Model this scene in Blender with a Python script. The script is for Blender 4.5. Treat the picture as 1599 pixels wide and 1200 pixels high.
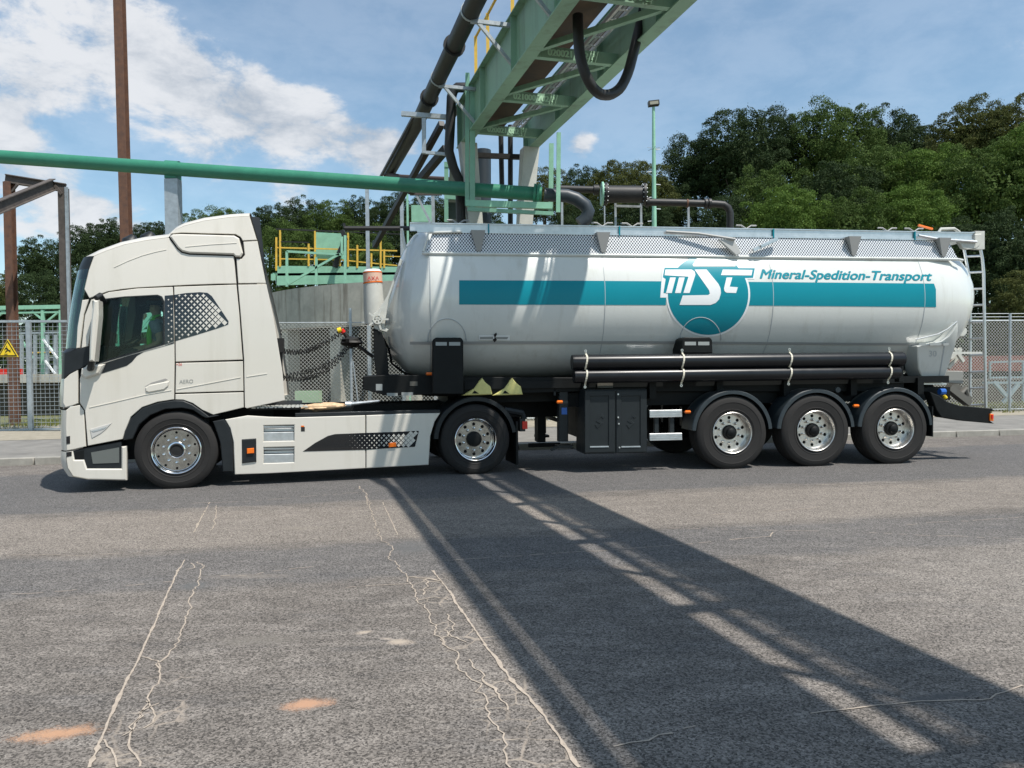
import bpy, bmesh, math, random
import numpy as np
from mathutils import Vector, Matrix, noise
from mathutils.geometry import tessellate_polygon

for o in list(bpy.data.objects):
    bpy.data.objects.remove(o)
random.seed(7)
scene = bpy.context.scene
col = scene.collection
R = math.radians

# ------------------------------------------------------------------ camera
CAM_H, F, PITCH, ROLL = 1.5, 1190.0, 26/1190.0, 0.0105
fw = Vector((0, math.cos(PITCH), -math.sin(PITCH)))
r0 = Vector((1, 0, 0)); u0 = Vector((0, math.sin(PITCH), math.cos(PITCH)))
rt = r0*math.cos(ROLL) - u0*math.sin(ROLL)
up = u0*math.cos(ROLL) + r0*math.sin(ROLL)
CP = Vector((0, 0, CAM_H))
cd = bpy.data.cameras.new('camera'); cam = bpy.data.objects.new('camera', cd); col.objects.link(cam)
M = Matrix((rt, up, -fw)).transposed().to_4x4(); M.translation = CP
cam.matrix_world = M
cd.sensor_width = 36; cd.lens = 36*F/1599.0
cd.clip_start = 0.05; cd.clip_end = 3000
scene.camera = cam

def ray(px, py):
    return (fw*F + rt*(px-799.5) + up*(600-py)).normalized()

# ------------------------------------------------------------------ light
SUN = Vector((0.355, -0.308, 0.883)).normalized()
elev = math.asin(SUN.z)
sd = bpy.data.lights.new('sun', 'SUN'); so = bpy.data.objects.new('sun', sd); col.objects.link(so)
sd.energy = 5.0; sd.angle = R(0.55); sd.color = (1.0, 0.955, 0.89)
so.rotation_euler = SUN.to_track_quat('Z', 'Y').to_euler()
w = bpy.data.worlds.new('World'); scene.world = w; w.use_nodes = True
nt = w.node_tree; N = nt.nodes; L = nt.links
for n in list(N): N.remove(n)
out = N.new('ShaderNodeOutputWorld'); bg = N.new('ShaderNodeBackground')
sky = N.new('ShaderNodeTexSky'); sky.sky_type = 'NISHITA'; sky.sun_disc = False
sky.sun_elevation = elev; sky.sun_rotation = math.atan2(SUN.x, SUN.y)
sky.air_density = 1.0; sky.dust_density = 0.6; sky.ozone_density = 1.6; sky.altitude = 100
bg.inputs['Strength'].default_value = 0.13
L.new(bg.outputs[0], out.inputs[0])
def nd(t, **k):
    n = N.new(t)
    for a, b in k.items(): setattr(n, a, b)
    return n
def mth(op, a, b=None, c=None, clamp=False):
    n = nd('ShaderNodeMath', operation=op); n.use_clamp = clamp
    for i, v in enumerate((a, b, c)):
        if v is None: continue
        if hasattr(v, 'is_linked') or hasattr(v, 'links'): L.new(v, n.inputs[i])
        else: n.inputs[i].default_value = v
    return n.outputs[0]
tc = nd('ShaderNodeTexCoord')
D = tc.outputs['Generated']
mp = nd('ShaderNodeMapping'); mp.inputs['Scale'].default_value = (1, 1, 2.0)
L.new(D, mp.inputs[0])
def wnoise(scale, detail, rough, off, dist=0.0):
    m2 = nd('ShaderNodeMapping'); m2.inputs['Location'].default_value = off; L.new(mp.outputs[0], m2.inputs[0])
    n = nd('ShaderNodeTexNoise'); n.inputs['Scale'].default_value = scale; n.inputs['Detail'].default_value = detail
    n.inputs['Roughness'].default_value = rough; n.inputs['Distortion'].default_value = dist
    L.new(m2.outputs[0], n.inputs['Vector']); return n.outputs['Fac']
n1 = wnoise(5.5, 10, 0.58, (0.3, 0.1, 0.2), 0.25)
n2 = wnoise(11.0, 8, 0.62, (4, 2, 1), 0.2)
n3 = wnoise(2.2, 5, 0.5, (7, 3, 5))
# clouds stand where the photograph has them: (px, py, angular radius, weight)
BL = [(60, 110, .07, .22), (220, 50, .06, .30), (180, 95, .05, .18), (20, 170, .06, .14), (310, 85, .05, .16), (395, 115, .035, .20), (270, 165, .04, .16), (360, 185, .05, .22), (450, 175, .05, .22), (520, 200, .05, .25), (420, 215, .06, .10), (580, 235, .04, .3), (600, 262, .04, .3), (470, 225, .03, .14), (120, 310, .05, .22), (60, 330, .05, .16), (5, 225, .03, .35), (440, 305, .03, .14), (650, 240, .04, .2), (210, 260, .05, -.12), (400, 260, .03, -.08), (80, 215, .04, -.06), (90, 20, .07, .10), (280, 130, .04, .12), (500, 160, .04, .12), (330, 250, .05, .12), (1350, 40, .09, .16), (1180, 110, .07, .14), (1540, 130, .07, .18), (1450, 60, .06, .12), (450, 150, .06, .16), (380, 215, .07, .14), (560, 195, .05, .14), (370, 40, .05, -.14), (480, 110, .06, -.12),
      (900, 235, .030, .42), (915, 225, .02, .3), 
      (1500, 60, .16, -.06), (1250, 60, .2, -.22), (1100, 120, .2, -.25), (560, 40, .14, -.25), (950, 60, .2, -.22), (1590, 130, .08, .1), (1350, 120, .2, -.06)]
dens = mth('ADD', mth('ADD', mth('MULTIPLY', n1, 1.5), mth('MULTIPLY', n2, 1.5)), -1.01)
for (bx, by, br, bw) in BL:
    d0 = ray(bx, by)
    dn = nd('ShaderNodeVectorMath', operation='DISTANCE'); L.new(D, dn.inputs[0]); dn.inputs[1].default_value = d0
    q = mth('DIVIDE', dn.outputs['Value'], br)
    g = mth('MULTIPLY', mth('EXPONENT', mth('MULTIPLY', mth('MULTIPLY', q, q), -1.0)), bw)
    dens = mth('ADD', dens, g)
mr = nd('ShaderNodeMapRange', interpolation_type='SMOOTHSTEP'); L.new(dens, mr.inputs['Value'])
mr.inputs['From Min'].default_value = 0.58; mr.inputs['From Max'].default_value = 0.92
mr.inputs['To Min'].default_value = 0.22; mr.inputs['To Max'].default_value = 0.93
shade = nd('ShaderNodeMapRange', interpolation_type='SMOOTHSTEP')
L.new(mth('ADD', mth('MULTIPLY', n2, .75), mth('MULTIPLY', n3, .35)), shade.inputs['Value'])
shade.inputs['From Min'].default_value = 0.36; shade.inputs['From Max'].default_value = 0.66
cc = nd('ShaderNodeMix', data_type='RGBA'); L.new(shade.outputs[0], cc.inputs['Factor'])
cc.inputs['A'].default_value = (3.0, 3.4, 3.95, 1); cc.inputs['B'].default_value = (5.9, 6.0, 6.2, 1)
hs = nd('ShaderNodeHueSaturation'); hs.inputs['Saturation'].default_value = 1.05; hs.inputs['Value'].default_value = 1.0
L.new(sky.outputs[0], hs.inputs['Color'])
tn = nd('ShaderNodeMix', data_type='RGBA', blend_type='MULTIPLY'); tn.inputs['Factor'].default_value = 1; L.new(hs.outputs[0], tn.inputs['A']); tn.inputs['B'].default_value = (1.06, 1.22, 1.15, 1)
mx = nd('ShaderNodeMix', data_type='RGBA'); L.new(mr.outputs[0], mx.inputs['Factor'])
L.new(tn.outputs['Result'], mx.inputs['A']); L.new(cc.outputs['Result'], mx.inputs['B'])
L.new(mx.outputs['Result'], bg.inputs['Color'])
vs = scene.view_settings
scene.display_settings.display_device = 'sRGB'
vs.view_transform = 'Standard'; vs.look = 'None'; vs.exposure = 0.12; vs.gamma = 1.0; vs.use_curve_mapping = False
scene.render.engine = 'CYCLES'
scene.cycles.max_bounces = 8; scene.cycles.transparent_max_bounces = 24
scene.cycles.use_denoising = True

# ------------------------------------------------------------------ materials
MATS = {}
def mat(name, c, rough=0.5, metal=0.0, var=0.0, vscale=3.0, bump=0.0, bscale=60.0, coat=0.0, c2=None, dirt=0.0, spec=None):
    if name in MATS: return MATS[name]
    m = bpy.data.materials.new(name); m.use_nodes = True
    t = m.node_tree; b = t.nodes['Principled BSDF']
    b.inputs['Base Color'].default_value = (*c, 1); b.inputs['Roughness'].default_value = rough
    b.inputs['Metallic'].default_value = metal; b.inputs['Coat Weight'].default_value = coat
    if spec is not None: b.inputs['Specular IOR Level'].default_value = spec
    if var or c2 or bump or dirt:
        tcn = t.nodes.new('ShaderNodeTexCoord')
        n = t.nodes.new('ShaderNodeTexNoise'); n.inputs['Scale'].default_value = vscale; n.inputs['Detail'].default_value = 6
        n.inputs['Roughness'].default_value = 0.65
        t.links.new(tcn.outputs['Object'], n.inputs['Vector'])
        a = t.nodes.new('ShaderNodeMix'); a.data_type = 'RGBA'
        lo = c2 if c2 else tuple(x*(1-var) for x in c)
        a.inputs['A'].default_value = (*lo, 1); a.inputs['B'].default_value = (*(c if c2 else tuple(min(1, x*(1+var)) for x in c)), 1)
        r = t.nodes.new('ShaderNodeMapRange'); r.inputs['From Min'].default_value = 0.3; r.inputs['From Max'].default_value = 0.7
        t.links.new(n.outputs['Fac'], r.inputs['Value']); t.links.new(r.outputs[0], a.inputs['Factor'])
        t.links.new(a.outputs['Result'], b.inputs['Base Color'])
        rr = t.nodes.new('ShaderNodeMapRange'); rr.inputs['To Min'].default_value = max(0.02, rough-0.08); rr.inputs['To Max'].default_value = min(1, rough+0.1)
        t.links.new(n.outputs['Fac'], rr.inputs['Value']); t.links.new(rr.outputs[0], b.inputs['Roughness'])
        if bump:
            n2 = t.nodes.new('ShaderNodeTexNoise'); n2.inputs['Scale'].default_value = bscale; n2.inputs['Detail'].default_value = 4
            t.links.new(tcn.outputs['Object'], n2.inputs['Vector'])
            bp = t.nodes.new('ShaderNodeBump'); bp.inputs['Strength'].default_value = bump; bp.inputs['Distance'].default_value = 0.01
            t.links.new(n2.outputs['Fac'], bp.inputs['Height']); t.links.new(bp.outputs[0], b.inputs['Normal'])
    MATS[name] = m; return m
CREAM = mat('cab_paint', (.64, .605, .535), .30, 0, .03, 1.6, coat=.5)
DARKPL = mat('dark_plastic', (.013, .016, .018), .45, 0, .2, 8, spec=.35)
BLACK = mat('chassis_black', (.006, .007, .007), .55, 0, .3, 6, spec=.22)
GAP = mat('shell_dark', (.01, .01, .01), .8)
BLKGLOSS = mat('black_gloss', (.008, .01, .012), .12, coat=.5)
TYRE = mat('rubber', (.0145, .013, .012), .8, 0, .22, 14, .25, 90)
CHROME = mat('polished_alloy', (.86, .86, .85), .12, 1.0, .05, 12)
ALLOY = mat('brushed_alloy', (.68, .66, .62), .34, 1.0, .15, 20)
STEEL = mat('galvanised', (.42, .46, .48), .5, .55, .18, 9)
ALU = mat('aluminium', (.62, .64, .65), .33, .8, .12, 10)
TANKP = mat('tank_paint', (.66, .675, .64), .22, 0, .03, 1.5, coat=.3)
TEAL = mat('teal_vinyl', (0.0, .225, .285), .35, 0, .02, 2, spec=.3)
WHITE = mat('white_print', (.78, .80, .80), .3)
HOSE = mat('hose_tube', (.009, .010, .012), .3, 0, .2, 5, spec=.35)
FENDER = mat('fender_plastic', (.025, .034, .04), .42, 0, .15, 9)
ORANGE = mat('amber_lens', (.85, .17, .01), .25)
RED = mat('red_lens', (.6, .02, .01), .25)
YEL = mat('yellow_plastic', (.66, .6, .22), .5, 0, .12, 12)
YPAINT = mat('yellow_rail', (.72, .45, .06), .5, 0, .15, 8)
GPIPE = mat('green_pipe', (.035, .205, .125), .42, 0, .10, 4)
GSTEEL = mat('green_steel', (.215, .36, .25), .5, 0, .12, 2.2, c2=(.165, .30, .205))
MINT = mat('mint_steel', (.27, .52, .37), .5, 0, .12, 4)
BPIPE = mat('black_pipe', (.016, .015, .014), .5, 0, .4, 6)
RUST = mat('rusty_steel', (.18, .088, .052), .8, .1, .3, 7, .3, 40, c2=(.10, .055, .04))
RUSTD = mat('dark_beam', (.095, .08, .07), .75, .1, .3, 7)
CONC = mat('concrete', (.48, .455, .40), .9, 0, .18, 1.1, .4, 18, c2=(.33, .32, .28))
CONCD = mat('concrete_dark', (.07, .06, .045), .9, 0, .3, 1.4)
LGREY = mat('light_grey_paint', (.55, .55, .50), .55, 0, .1, 5)
BEIGE = mat('clamp_beige', (.6, .56, .45), .5, 0, .12, 14)
ANTH = mat('anthracite', (.013, .017, .019), .45, 0, .1, 8, spec=.35)
INTER = mat('cab_interior', (.035, .04, .04), .7, 0, .2, 6)
SKIN = mat('skin', (.42, .24, .16), .55)
SHIRT = mat('grey_shirt', (.2, .2, .22), .85, 0, .2, 15)
VEST = mat('hivis_green', (.12, .45, .03), .7)
CAP = mat('dark_cap', (.02, .02, .025), .8)
TROU = mat('dark_trousers', (.03, .03, .04), .85)
TAN = mat('tan_leather', (.62, .43, .26), .8, 0, .3, 20)
BRICK = mat('red_sheet', (.24, .08, .06), .8, 0, .25, 5)
BLUEG = mat('blue_grey_steel', (.3, .4, .43), .6, .2, .15, 4)
SIGNY = mat('sign_yellow', (.85, .6, .02), .4)
SIGNK = mat('sign_black', (.015, .015, .015), .5)
GREYP = mat('label_grey', (.30, .32, .31), .5)
LBLUE = mat('blue_plastic', (.02, .12, .45), .4)
GLASSC = mat('dark_gloss_panel', (.01, .03, .03), .06)
def glass_mat(name, tint, alpha):
    m = bpy.data.materials.new(name); m.use_nodes = True; t = m.node_tree; t.nodes.clear()
    o = t.nodes.new('ShaderNodeOutputMaterial'); mix = t.nodes.new('ShaderNodeMixShader')
    tr = t.nodes.new('ShaderNodeBsdfTransparent'); tr.inputs[0].default_value = (*tint, 1)
    gl = t.nodes.new('ShaderNodeBsdfGlossy'); gl.inputs['Roughness'].default_value = .02
    gl.inputs['Color'].default_value = (.9, 1, .97, 1)
    fr = t.nodes.new('ShaderNodeFresnel'); fr.inputs[0].default_value = 1.5
    ad = t.nodes.new('ShaderNodeMath'); ad.operation = 'ADD'; ad.inputs[1].default_value = alpha
    t.links.new(fr.outputs[0], ad.inputs[0]); t.links.new(ad.outputs[0], mix.inputs[0])
    t.links.new(tr.outputs[0], mix.inputs[1]); t.links.new(gl.outputs[0], mix.inputs[2]); t.links.new(mix.outputs[0], o.inputs[0])
    return m
GLASS = glass_mat('cab_glass', (.72, .93, .86), -.015)
WGLASS = glass_mat('windscreen_glass', (.25, .5, .42), .06)
def mesh_sheet_mat():
    m = bpy.data.materials.new('perforated_sheet'); m.use_nodes = True; t = m.node_tree; b = t.nodes['Principled BSDF']
    tcn = t.nodes.new('ShaderNodeTexCoord'); mpn = t.nodes.new('ShaderNodeMapping'); mpn.inputs['Scale'].default_value = (1, 1, 1)
    v = t.nodes.new('ShaderNodeTexVoronoi'); v.inputs['Scale'].default_value = 27; v.inputs['Randomness'].default_value = 0.0
    mpn.inputs['Scale'].default_value = (1.25, .0, 1.0)
    mpn.inputs['Rotation'].default_value = (0, R(45), 0)
    t.links.new(tcn.outputs['Object'], mpn.inputs[0]); t.links.new(mpn.outputs[0], v.inputs['Vector'])
    r = t.nodes.new('ShaderNodeMapRange'); r.inputs['From Min'].default_value = .35; r.inputs['From Max'].default_value = .46
    t.links.new(v.outputs['Distance'], r.inputs['Value'])
    a = t.nodes.new('ShaderNodeMix'); a.data_type = 'RGBA'; a.inputs['A'].default_value = (.09, .10, .11, 1); a.inputs['B'].default_value = (.85, .86, .86, 1)
    t.links.new(r.outputs[0], a.inputs['Factor']); t.links.new(a.outputs['Result'], b.inputs['Base Color'])
    b.inputs['Metallic'].default_value = .3; b.inputs['Roughness'].default_value = .4
    return m
PERF = mesh_sheet_mat()

def streaky(name, c1, c2, c3, rough=.92, coat=0.0, s1=1.3, s2=3.5):
    m = bpy.data.materials.new(name); m.use_nodes = True; t = m.node_tree; b = t.nodes['Principled BSDF']; tcn = t.nodes.new('ShaderNodeTexCoord')
    def nz(sc, det, scale):
        mp_ = t.nodes.new('ShaderNodeMapping'); mp_.inputs['Scale'].default_value = sc; n = t.nodes.new('ShaderNodeTexNoise'); n.inputs['Scale'].default_value = scale; n.inputs['Detail'].default_value = det; n.inputs['Roughness'].default_value = .7
        t.links.new(tcn.outputs['Object'], mp_.inputs[0]); t.links.new(mp_.outputs[0], n.inputs['Vector']); return n.outputs['Fac']
    def rg(v, a, b_):
        r = t.nodes.new('ShaderNodeMapRange'); r.inputs[1].default_value = a; r.inputs[2].default_value = b_; t.links.new(v, r.inputs[0]); return r.outputs[0]
    def mxc(f, A, B):
        q = t.nodes.new('ShaderNodeMix'); q.data_type = 'RGBA'; t.links.new(f, q.inputs['Factor'])
        for k, v in (('A', A), ('B', B)):
            if hasattr(v, 'links'): t.links.new(v, q.inputs[k])
            else: q.inputs[k].default_value = (*v, 1)
        return q.outputs['Result']
    a = mxc(rg(nz((1, 1, 1), 6, s1), .35, .65), c1, c2); a = mxc(rg(nz((1, 1, .08), 5, s2), .52, .74), a, c3); a = mxc(rg(nz((1, 1, 1), 6, 9), .55, .8), a, c2)
    t.links.new(a, b.inputs['Base Color']); b.inputs['Roughness'].default_value = rough; b.inputs['Coat Weight'].default_value = coat; return m
TANKP = streaky('tank_paint_weathered', (.665, .68, .645), (.64, .655, .62), (.57, .575, .53), .22, .3, .9, 5)
CREAM = streaky('cab_paint_road_film', (.64, .605, .535), (.625, .59, .52), (.575, .54, .465), .30, .5, 1.2, 4)
GSTEEL = streaky('green_steel_weathered', (.25, .42, .29), (.215, .37, .25), (.15, .22, .145), .5, 0, 1.0, 3)
CONC = streaky('concrete_streaked', (.50, .475, .41), (.36, .345, .30), (.17, .145, .115))
# ------------------------------------------------------------------ building helpers
def thing(name, label, cat, loc=(0, 0, 0), rz=0.0, group=None):
    o = bpy.data.objects.new(name, None); col.objects.link(o)
    o.empty_display_size = .2
    o.location = loc; o.rotation_euler = (0, 0, rz); o['label'] = label; o['category'] = cat
    if group: o['group'] = group
    o['_m'] = 1
    return o
def root_inv(parent):
    p = parent; m = Matrix()
    while p is not None:
        m = Matrix.Translation(p.location) @ p.rotation_euler.to_matrix().to_4x4() @ m
        p = p.parent
    return m.inverted()
def frame_box(t0):
    t0 = Vector(t0).normalized()
    a = Vector((0, 0, 1)) if abs(t0.z) < .92 else Vector((0, 1, 0))
    s = t0.cross(a).normalized(); return s, s.cross(t0).normalized()
class MB:
    def __init__(s): s.v = []; s.f = []
    def add(s, vs_, fs):
        k = len(s.v); s.v += [tuple(x) for x in vs_]; s.f += [tuple(i+k for i in f) for f in fs]; return s
    def box(s, c, d, rz=0.0, rm=None):
        c = Vector(c); h = Vector(d)/2; m = rm if rm else Matrix.Rotation(rz, 3, 'Z')
        vv = [c + m @ Vector((x*h.x, y*h.y, z*h.z)) for x in (-1, 1) for y in (-1, 1) for z in (-1, 1)]
        return s.add(vv, [(0, 1, 3, 2), (4, 6, 7, 5), (0, 4, 5, 1), (2, 3, 7, 6), (0, 2, 6, 4), (1, 5, 7, 3)])
    def bar(s, a, b, w_, h_=None):
        a = Vector(a); b = Vector(b); h_ = h_ or w_
        x, y = frame_box(b-a); x = x*w_/2; y = y*h_/2
        vv = [p+i*x+j*y for p in (a, b) for i, j in ((-1, -1), (1, -1), (1, 1), (-1, 1))]
        return s.add(vv, [(3, 2, 1, 0), (4, 5, 6, 7), (0, 1, 5, 4), (1, 2, 6, 5), (2, 3, 7, 6), (3, 0, 4, 7)])
    def ibeam(s, a, b, w_, h_, t_=.02):
        a = Vector(a); b = Vector(b); x, y = frame_box(b-a)
        if abs(y.z) < .3 and abs((b-a).normalized().z) < .9: x, y = y, x
        s.bar2(a+y*(h_/2), b+y*(h_/2), x, y, w_, t_); s.bar2(a-y*(h_/2), b-y*(h_/2), x, y, w_, t_); s.bar2(a, b, x, y, t_, h_-t_); return s
    def bar2(s, a, b, x, y, w_, h_):
        x = x*w_/2; y = y*h_/2
        vv = [p+i*x+j*y for p in (a, b) for i, j in ((-1, -1), (1, -1), (1, 1), (-1, 1))]
        return s.add(vv, [(3, 2, 1, 0), (4, 5, 6, 7), (0, 1, 5, 4), (1, 2, 6, 5), (2, 3, 7, 6), (3, 0, 4, 7)])
    def tube(s, path, r_, seg=12, cap=True, closed=False):
        P = [Vector(p) for p in path]; n = len(P); rings = []
        x = None
        for i in range(n):
            if closed: t0 = P[(i+1) % n]-P[i-1]
            else: t0 = P[min(i+1, n-1)]-P[max(i-1, 0)]
            t0.normalize()
            if x is None: x, y = frame_box(t0)
            else:
                x = (x - t0*x.dot(t0)).normalized(); y = x.cross(t0).normalized()
            rr = r_[i] if isinstance(r_, (list, tuple)) else r_
            rings.append([P[i] + (x*math.cos(2*math.pi*k/seg)+y*math.sin(2*math.pi*k/seg))*rr for k in range(seg)])
        vv = [p for g in rings for p in g]; ff = []
        for i in range(n if closed else n-1):
            j = (i+1) % n
            for k in range(seg):
                l = (k+1) % seg
                ff.append((i*seg+k, i*seg+l, j*seg+l, j*seg+k))
        if cap and not closed:
            ff.append(tuple(range(seg))[::-1]); ff.append(tuple((n-1)*seg+k for k in range(seg)))
        return s.add(vv, ff)
    def cyl(s, a, b, r_, seg=16, r2=None):
        return s.tube([a, b], [r_, r_ if r2 is None else r2], seg)
    def lathe(s, prof, c, ax=(0, 1, 0), seg=48, a0=0, a1=2*math.pi):
        # prof: list of (radius, offset along ax)
        c = Vector(c); ax = Vector(ax).normalized(); x, y = frame_box(ax); n = len(prof); full = abs(a1-a0-2*math.pi) < 1e-6
        m = seg if full else seg+1
        vv = [c+ax*h+(x*math.cos(a0+(a1-a0)*k/seg)+y*math.sin(a0+(a1-a0)*k/seg))*r_ for k in range(m) for (r_, h) in prof]
        ff = []
        for k in range(seg):
            l = (k+1) % m
            for i in range(n-1): ff.append((k*n+i, k*n+i+1, l*n+i+1, l*n+i))
        return s.add(vv, ff)
    def prism(s, poly, conv, d0, d1, holes=()):
        # poly 2D -> conv((a,b), depth) 3D ; tessellated caps and walls
        loops = [list(poly)] + [list(h) for h in holes]
        flat = [p for l in loops for p in l]; n = len(flat)
        tris = tessellate_polygon([[Vector((p[0], p[1], 0)) for p in l] for l in loops])
        vv = [conv(p, d0) for p in flat] + [conv(p, d1) for p in flat]
        ff = [tuple(t) for t in tris] + [tuple(i+n for i in reversed(t)) for t in tris]
        k = 0
        for l in loops:
            m = len(l)
            for i in range(m):
                j = (i+1) % m; ff.append((k+i, k+j, n+k+j, n+k+i))
            k += m
        return s.add(vv, ff)
    def build(s, name, m_, parent=None, world=False, smooth=35, label=None, kind=None, fix=True):
        vv = s.v
        if world and parent is not None:
            mi = root_inv(parent); vv = [mi @ Vector(p) for p in vv]
        me = bpy.data.meshes.new(name); me.from_pydata([tuple(p) for p in vv], [], s.f)
        if fix:
            bm = bmesh.new(); bm.from_mesh(me); bmesh.ops.recalc_face_normals(bm, faces=bm.faces); bm.to_mesh(me); bm.free()
        me.materials.append(m_)
        if smooth:
            me.polygons.foreach_set('use_smooth', [True]*len(me.polygons)); me.set_sharp_from_angle(angle=R(smooth))
        o = bpy.data.objects.new(name, me); col.objects.link(o)
        if parent: o.parent = parent
        if label: o['label'] = label
        if kind: o['kind'] = kind
        return o
def tag(o, label, cat, group=None):
    o['label'] = label; o['category'] = cat
    if group: o['group'] = group
    return o
def single(mb, name, m_, label, cat, loc, group=None, **k):
    mb.v = [tuple(Vector(p)-Vector(loc)) for p in mb.v]
    o = mb.build(name, m_, **k); o.location = loc
    return tag(o, label, cat, group)
def dup(o, parent=None, loc=None):
    c = o.copy(); col.objects.link(c); c.parent = parent
    if loc is not None: c.location = loc
    for ch in list(o.children): dup(ch, c)
    return c
class Frame:
    def __init__(s, x, y, deg):
        s.O = Vector((x, y, 0)); s.a = R(deg); s.Rm = Matrix.Rotation(-s.a, 3, 'Z')
        s.c = s.Rm @ (CP - s.O)
    def d(s, px, py): return s.Rm @ ray(px, py)
    def w(s, p): return Matrix.Rotation(s.a, 3, 'Z') @ Vector(p) + s.O
    def at(s, px, py, v=0.0):      # point of the plane y=v of this vehicle seen at that pixel
        d = s.d(px, py); t = (v-s.c.y)/d.y; return s.c + d*t
    def on(s, px, py, vf):
        v = 0.0
        for _ in range(8):
            p = s.at(px, py, v); v = vf(p.x, p.z)
        return s.at(px, py, v)
    def cyl(s, px, py, v0, zc, r_):
        d = s.d(px, py); a = d.y**2+d.z**2; oy = s.c.y-v0; oz = s.c.z-zc
        b = oy*d.y+oz*d.z; c = oy*oy+oz*oz-r_*r_; q = max(0, b*b-a*c)
        t = (-b-math.sqrt(q))/a; return s.c+d*t
def at_y(px, py, y):
    d = ray(px, py); return CP + d*((y-CP.y)/d.y)
def at_z(px, py, z=0.0):
    d = ray(px, py); return CP + d*((z-CP.z)/d.z)
def panel(name, fr, poly, vf, m_, parent, t=.03, bev=.006, holes=(), cell=.22, label=None, px=True, mirror=None, out=0.0):
    """a body panel: outline given where the photograph shows it, laid on the side surface y=vf(x,z), with thickness and rolled edge"""
    cv = (lambda p: fr.on(p[0], p[1], vf)) if px else (lambda p: Vector((p[0], 0, p[1])))
    loops = [[cv(p) for p in l] for l in [poly]+list(holes)]
    flat = [p for l in loops for p in l]
    tris = tessellate_polygon([[Vector((p.x, p.z, 0)) for p in l] for l in loops])
    bm = bmesh.new(); bv = [bm.verts.new((p.x, 0, p.z)) for p in flat]
    for tr in tris:
        try: bm.faces.new([bv[i] for i in tr])
        except ValueError: pass
    bmesh.ops.recalc_face_normals(bm, faces=bm.faces)
    if sum(f.normal.y for f in bm.faces) > 0: bmesh.ops.reverse_faces(bm, faces=bm.faces)
    if bev > 0:
        r_ = bmesh.ops.inset_region(bm, faces=bm.faces[:], thickness=bev, depth=0, use_boundary=True, use_even_offset=True)
    bd = {v for e in bm.edges if e.is_boundary for v in e.verts}
    if cell:
        xs = [v.co.x for v in bm.verts]; zs = [v.co.z for v in bm.verts]
        z = math.floor(min(zs)/cell)*cell+cell
        while z < max(zs):
            bmesh.ops.bisect_plane(bm, geom=bm.verts[:]+bm.edges[:]+bm.faces[:], plane_co=(0, 0, z), plane_no=(0, 0, 1)); z += cell
    edge_v = {v for e in bm.edges if e.is_boundary for v in e.verts}
    for v in bm.verts: v.co.y = vf(v.co.x, v.co.z) - out
    for v in edge_v: v.co.y += bev
    be = [e for e in bm.edges if e.is_boundary]
    g = bmesh.ops.extrude_edge_only(bm, edges=be)
    for v in g['geom']:
        if isinstance(v, bmesh.types.BMVert): v.co.y += t
    if mirror is not None:
        for v in bm.verts: v.co.y = mirror - v.co.y
        bmesh.ops.reverse_faces(bm, faces=bm.faces)
    me = bpy.data.meshes.new(name); bm.to_mesh(me); bm.free()
    me.materials.append(m_); me.polygons.foreach_set('use_smooth', [True]*len(me.polygons)); me.set_sharp_from_angle(angle=R(24))
    o = bpy.data.objects.new(name, me); col.objects.link(o); o.parent = parent
    if label: o['label'] = label
    return o
def text_polys(body, size=1.0, shear=0.0, bold=0.0):
    cu = bpy.data.curves.new('lettering', 'FONT'); cu.body = body; cu.size = size; cu.shear = shear; cu.offset = bold
    cu.resolution_u = 4
    ob = bpy.data.objects.new('lettering', cu); col.objects.link(ob)
    bpy.context.view_layer.update()
    me = ob.to_mesh(); vv = [v.co.copy() for v in me.vertices]; ff = [tuple(p.vertices) for p in me.polygons]
    ob.to_mesh_clear(); bpy.data.objects.remove(ob)
    return vv, ff

# ================================================================== TRACTOR
T = Frame(-4.28, 9.66, 15.0)
WD = 2.5
def tum(x, z): return .055*max(0, z-1.75)**2
def flat0(x, z): return 0.0
trac = thing('truck_tractor', 'cream white lorry tractor with high sleeper cab, coupled in front of the silver tank trailer', 'lorry', T.O, T.a)

def loft(name, pts, wx, wz, m_, parent, W=WD, n_far=True, label=None, sx=((0, 0), (.035, -.06), (.10, -.115), (.22, -.175), (.40, -.22), (.7, -.27), (1.25, -.30)), crown=((0, 0), (.035, .03), (.10, .055), (.22, .075), (.4, .09), (.7, .10), (1.25, .105)), smooth=40):
    st = []
    for (v, du), (_, dz) in zip(sx, crown): st.append((v, du, dz, 0))
    for (v, du), (_, dz) in list(zip(sx, crown))[-2::-1]: st.append((v, du, dz, 1))
    mb = MB(); n = len(pts); vv = []
    for (v, du, dz, far) in st:
        for p, a, b in zip(pts, wx, wz):
            y0 = p.y
            y = y0+v*(W/2-y0)/(W/2) if not far else W-(y0+v*(W/2-y0)/(W/2))
            vv.append((p.x+du*a, y, p.z+dz*b))
    ff = []
    for k in range(len(st)-1):
        for i in range(n-1): ff.append((k*n+i, k*n+i+1, (k+1)*n+i+1, (k+1)*n+i))
    mb.add(vv, ff)
    return mb.build(name, m_, parent, smooth=smooth, label=label)
def pl(fr, pts, vf): return [fr.on(a, b, vf) for a, b in pts]

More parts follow.
